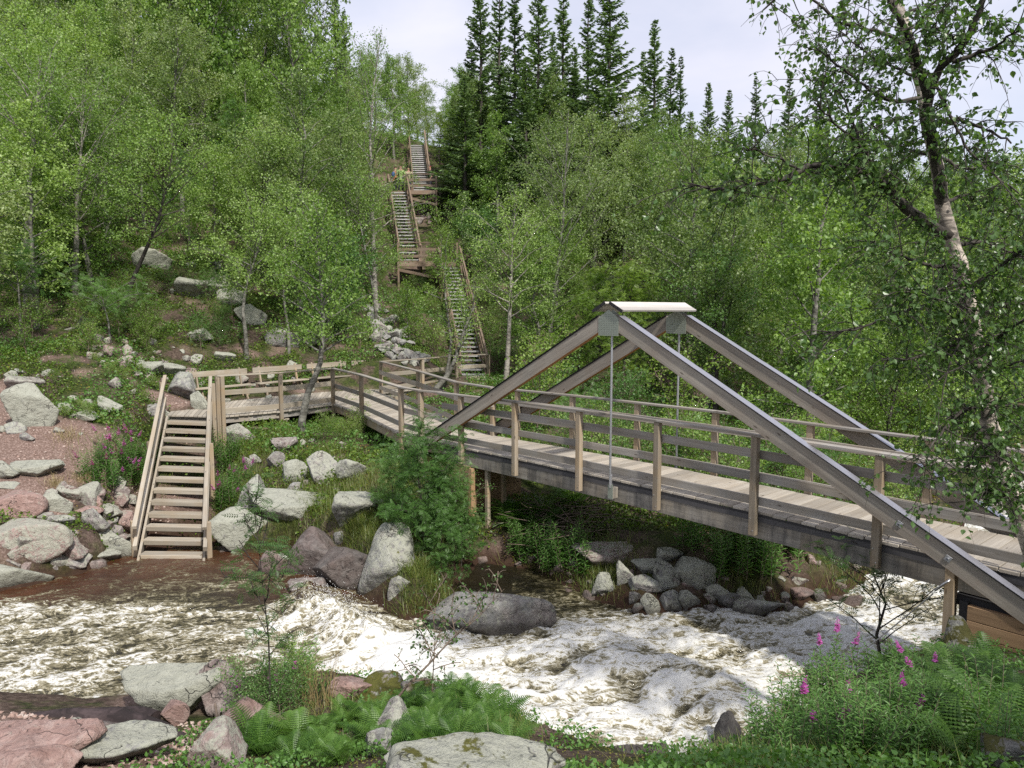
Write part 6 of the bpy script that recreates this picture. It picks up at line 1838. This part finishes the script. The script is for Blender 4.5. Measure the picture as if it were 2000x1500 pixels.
# ================================================================== PEOPLE on the upper landing
def solid(name, c, rough=0.8):
    m, t, o = newmat(name); tcn = N(t, 'ShaderNodeTexCoord')
    bsdf(t, o, mixc(t, noise(t, tcn.outputs['Object'], 12, 3), tuple(x * .7 for x in c), c), rough); return m
SKIN = solid('skin', (0.45, 0.27, 0.19)); HAIR = solid('hair', (0.07, 0.045, 0.03)); TROU = solid('dark_trousers', (0.03, 0.032, 0.04)); 
def skin_mesh(name, verts, edges, radii, mat, parent, root=0):
    me = bpy.data.meshes.new(name); me.from_pydata([Vector(v) for v in verts], edges, [])
    me.materials.append(mat)
    o = bpy.data.objects.new(name, me); link(o); o.parent = parent
    md = o.modifiers.new('skin', 'SKIN'); md.use_smooth_shade = True
    sv = me.skin_vertices[0].data
    for i, rd in enumerate(radii):
        sv[i].radius = (rd, rd) if not isinstance(rd, tuple) else rd
        sv[i].use_root = (i == root)
    s = o.modifiers.new('sub', 'SUBSURF'); s.levels = s.render_levels = 1
    return o
def person(px, py_feet, Y, z, label, top, face, pack=None, cap=None, lean=0.12, h=1.72, arm='rail'):
    p = at(px, py_feet, Y)
    e = empty('person', (p[0], p[1], z), label, 'person', 'hikers on the hill staircase', rz=face)
    e.scale = (h / 1.72,) * 3
    hand = [(.30, -.42, 1.05), (-.30, -.40, 1.05)] if arm == 'rail' else [(.30, -.12, .85), (-.32, -.02, .84)]
    V = [(0, 0, .93), (0, -.02, 1.15), (0, -.04, 1.38), (0, -.05, 1.50), (0, -.06, 1.60), (0, -.065, 1.68),
         (.19, -.04, 1.38), (.27, -.12, 1.16), hand[0], (-.19, -.04, 1.38), (-.28, -.10, 1.16), hand[1],
         (.10, 0, .88), (.12, -.10, .50), (.12, 0, .10), (.12, -.14, .04), (-.10, 0, .88), (-.12, .02, .50), (-.12, .10, .10), (-.12, -.03, .04)]
    E_ = [(0, 1), (1, 2), (2, 3), (3, 4), (4, 5), (2, 6), (6, 7), (7, 8), (2, 9), (9, 10), (10, 11), (0, 12), (12, 13), (13, 14), (14, 15), (0, 16), (16, 17), (17, 18), (18, 19)]
    Rr = [.125, .12, .13, .055, .085, .075, .06, .045, .032, .06, .045, .032, .085, .06, .042, .035, .085, .06, .042, .035]
    skin_mesh('body', V, E_, Rr, SKIN, e)
    j = [0, 1, 2, 6, 7, 9, 10]
    hm = [tuple(np.array(V[7]) * .25 + np.array(V[8]) * .75), tuple(np.array(V[10]) * .25 + np.array(V[11]) * .75)]
    JV = [V[0], V[1], (0, -.04, 1.40), V[6], V[7], hm[0], V[9], V[10], hm[1], (0, 0, .84)]
    skin_mesh('jacket', JV, [(0, 1), (1, 2), (2, 3), (3, 4), (4, 5), (2, 6), (6, 7), (7, 8), (0, 9)], [.155, .15, .15, .085, .065, .05, .085, .065, .05, .15], top, e)
    skin_mesh('trousers', [(0, 0, .92), V[12], V[13], (.12, 0, .08), V[16], V[17], (-.12, .10, .08)], [(0, 1), (1, 2), (2, 3), (0, 4), (4, 5), (5, 6)], [.14, .105, .08, .065, .105, .08, .065], TROU, e)
    skin_mesh('cap' if cap else 'hair', [(0, -.035, 1.66), (0, -.05, 1.715), (0, -.045, 1.74)], [(0, 1), (1, 2)], [.088, .085, .05], cap or HAIR, e)
    acc = Acc()
    acc.add(ico * np.array([.016, .028, .02]) + np.array([0, -.155, 1.60]), icf)
    local('nose', acc.mesh('nose', [SKIN], True), e)
    if pack:
        skin_mesh('backpack', [(0, .17, 1.0), (0, .19, 1.2), (0, .16, 1.40)], [(0, 1), (1, 2)], [(.15, .10), (.17, .12), (.12, .08)], pack, e)
CBLUE = solid('blue_jacket', (0.06, 0.12, 0.28)); CGREEN = solid('green_jacket', (0.07, 0.12, 0.05)); CBEIGE = solid('beige_shirt', (0.42, 0.36, 0.24)); CRED = solid('red_cap', (0.35, 0.06, 0.05)); CLIME = solid('light_green_shirt', (0.25, 0.36, 0.12)); CORG = solid('orange_shirt', (0.45, 0.20, 0.08))
person(783, 372, 51.0, l2z, 'hiker in light green shirt with blue backpack at the top of the middle flight', CLIME, R(20), pack=CBLUE)
person(772, 374, 51.4, l2z, 'hiker in an orange shirt with a blue rucksack, leftmost on the landing', CORG, R(150), pack=CBLUE)
person(798, 366, 51.6, l2z, 'hiker in a beige top leaning over the railing of the upper landing', CBEIGE, R(10))
person(842, 378, 51.3, l2z, 'hiker in a dark green jacket and red cap at the right end of the landing', CGREEN, R(-70), cap=CRED, arm='down')
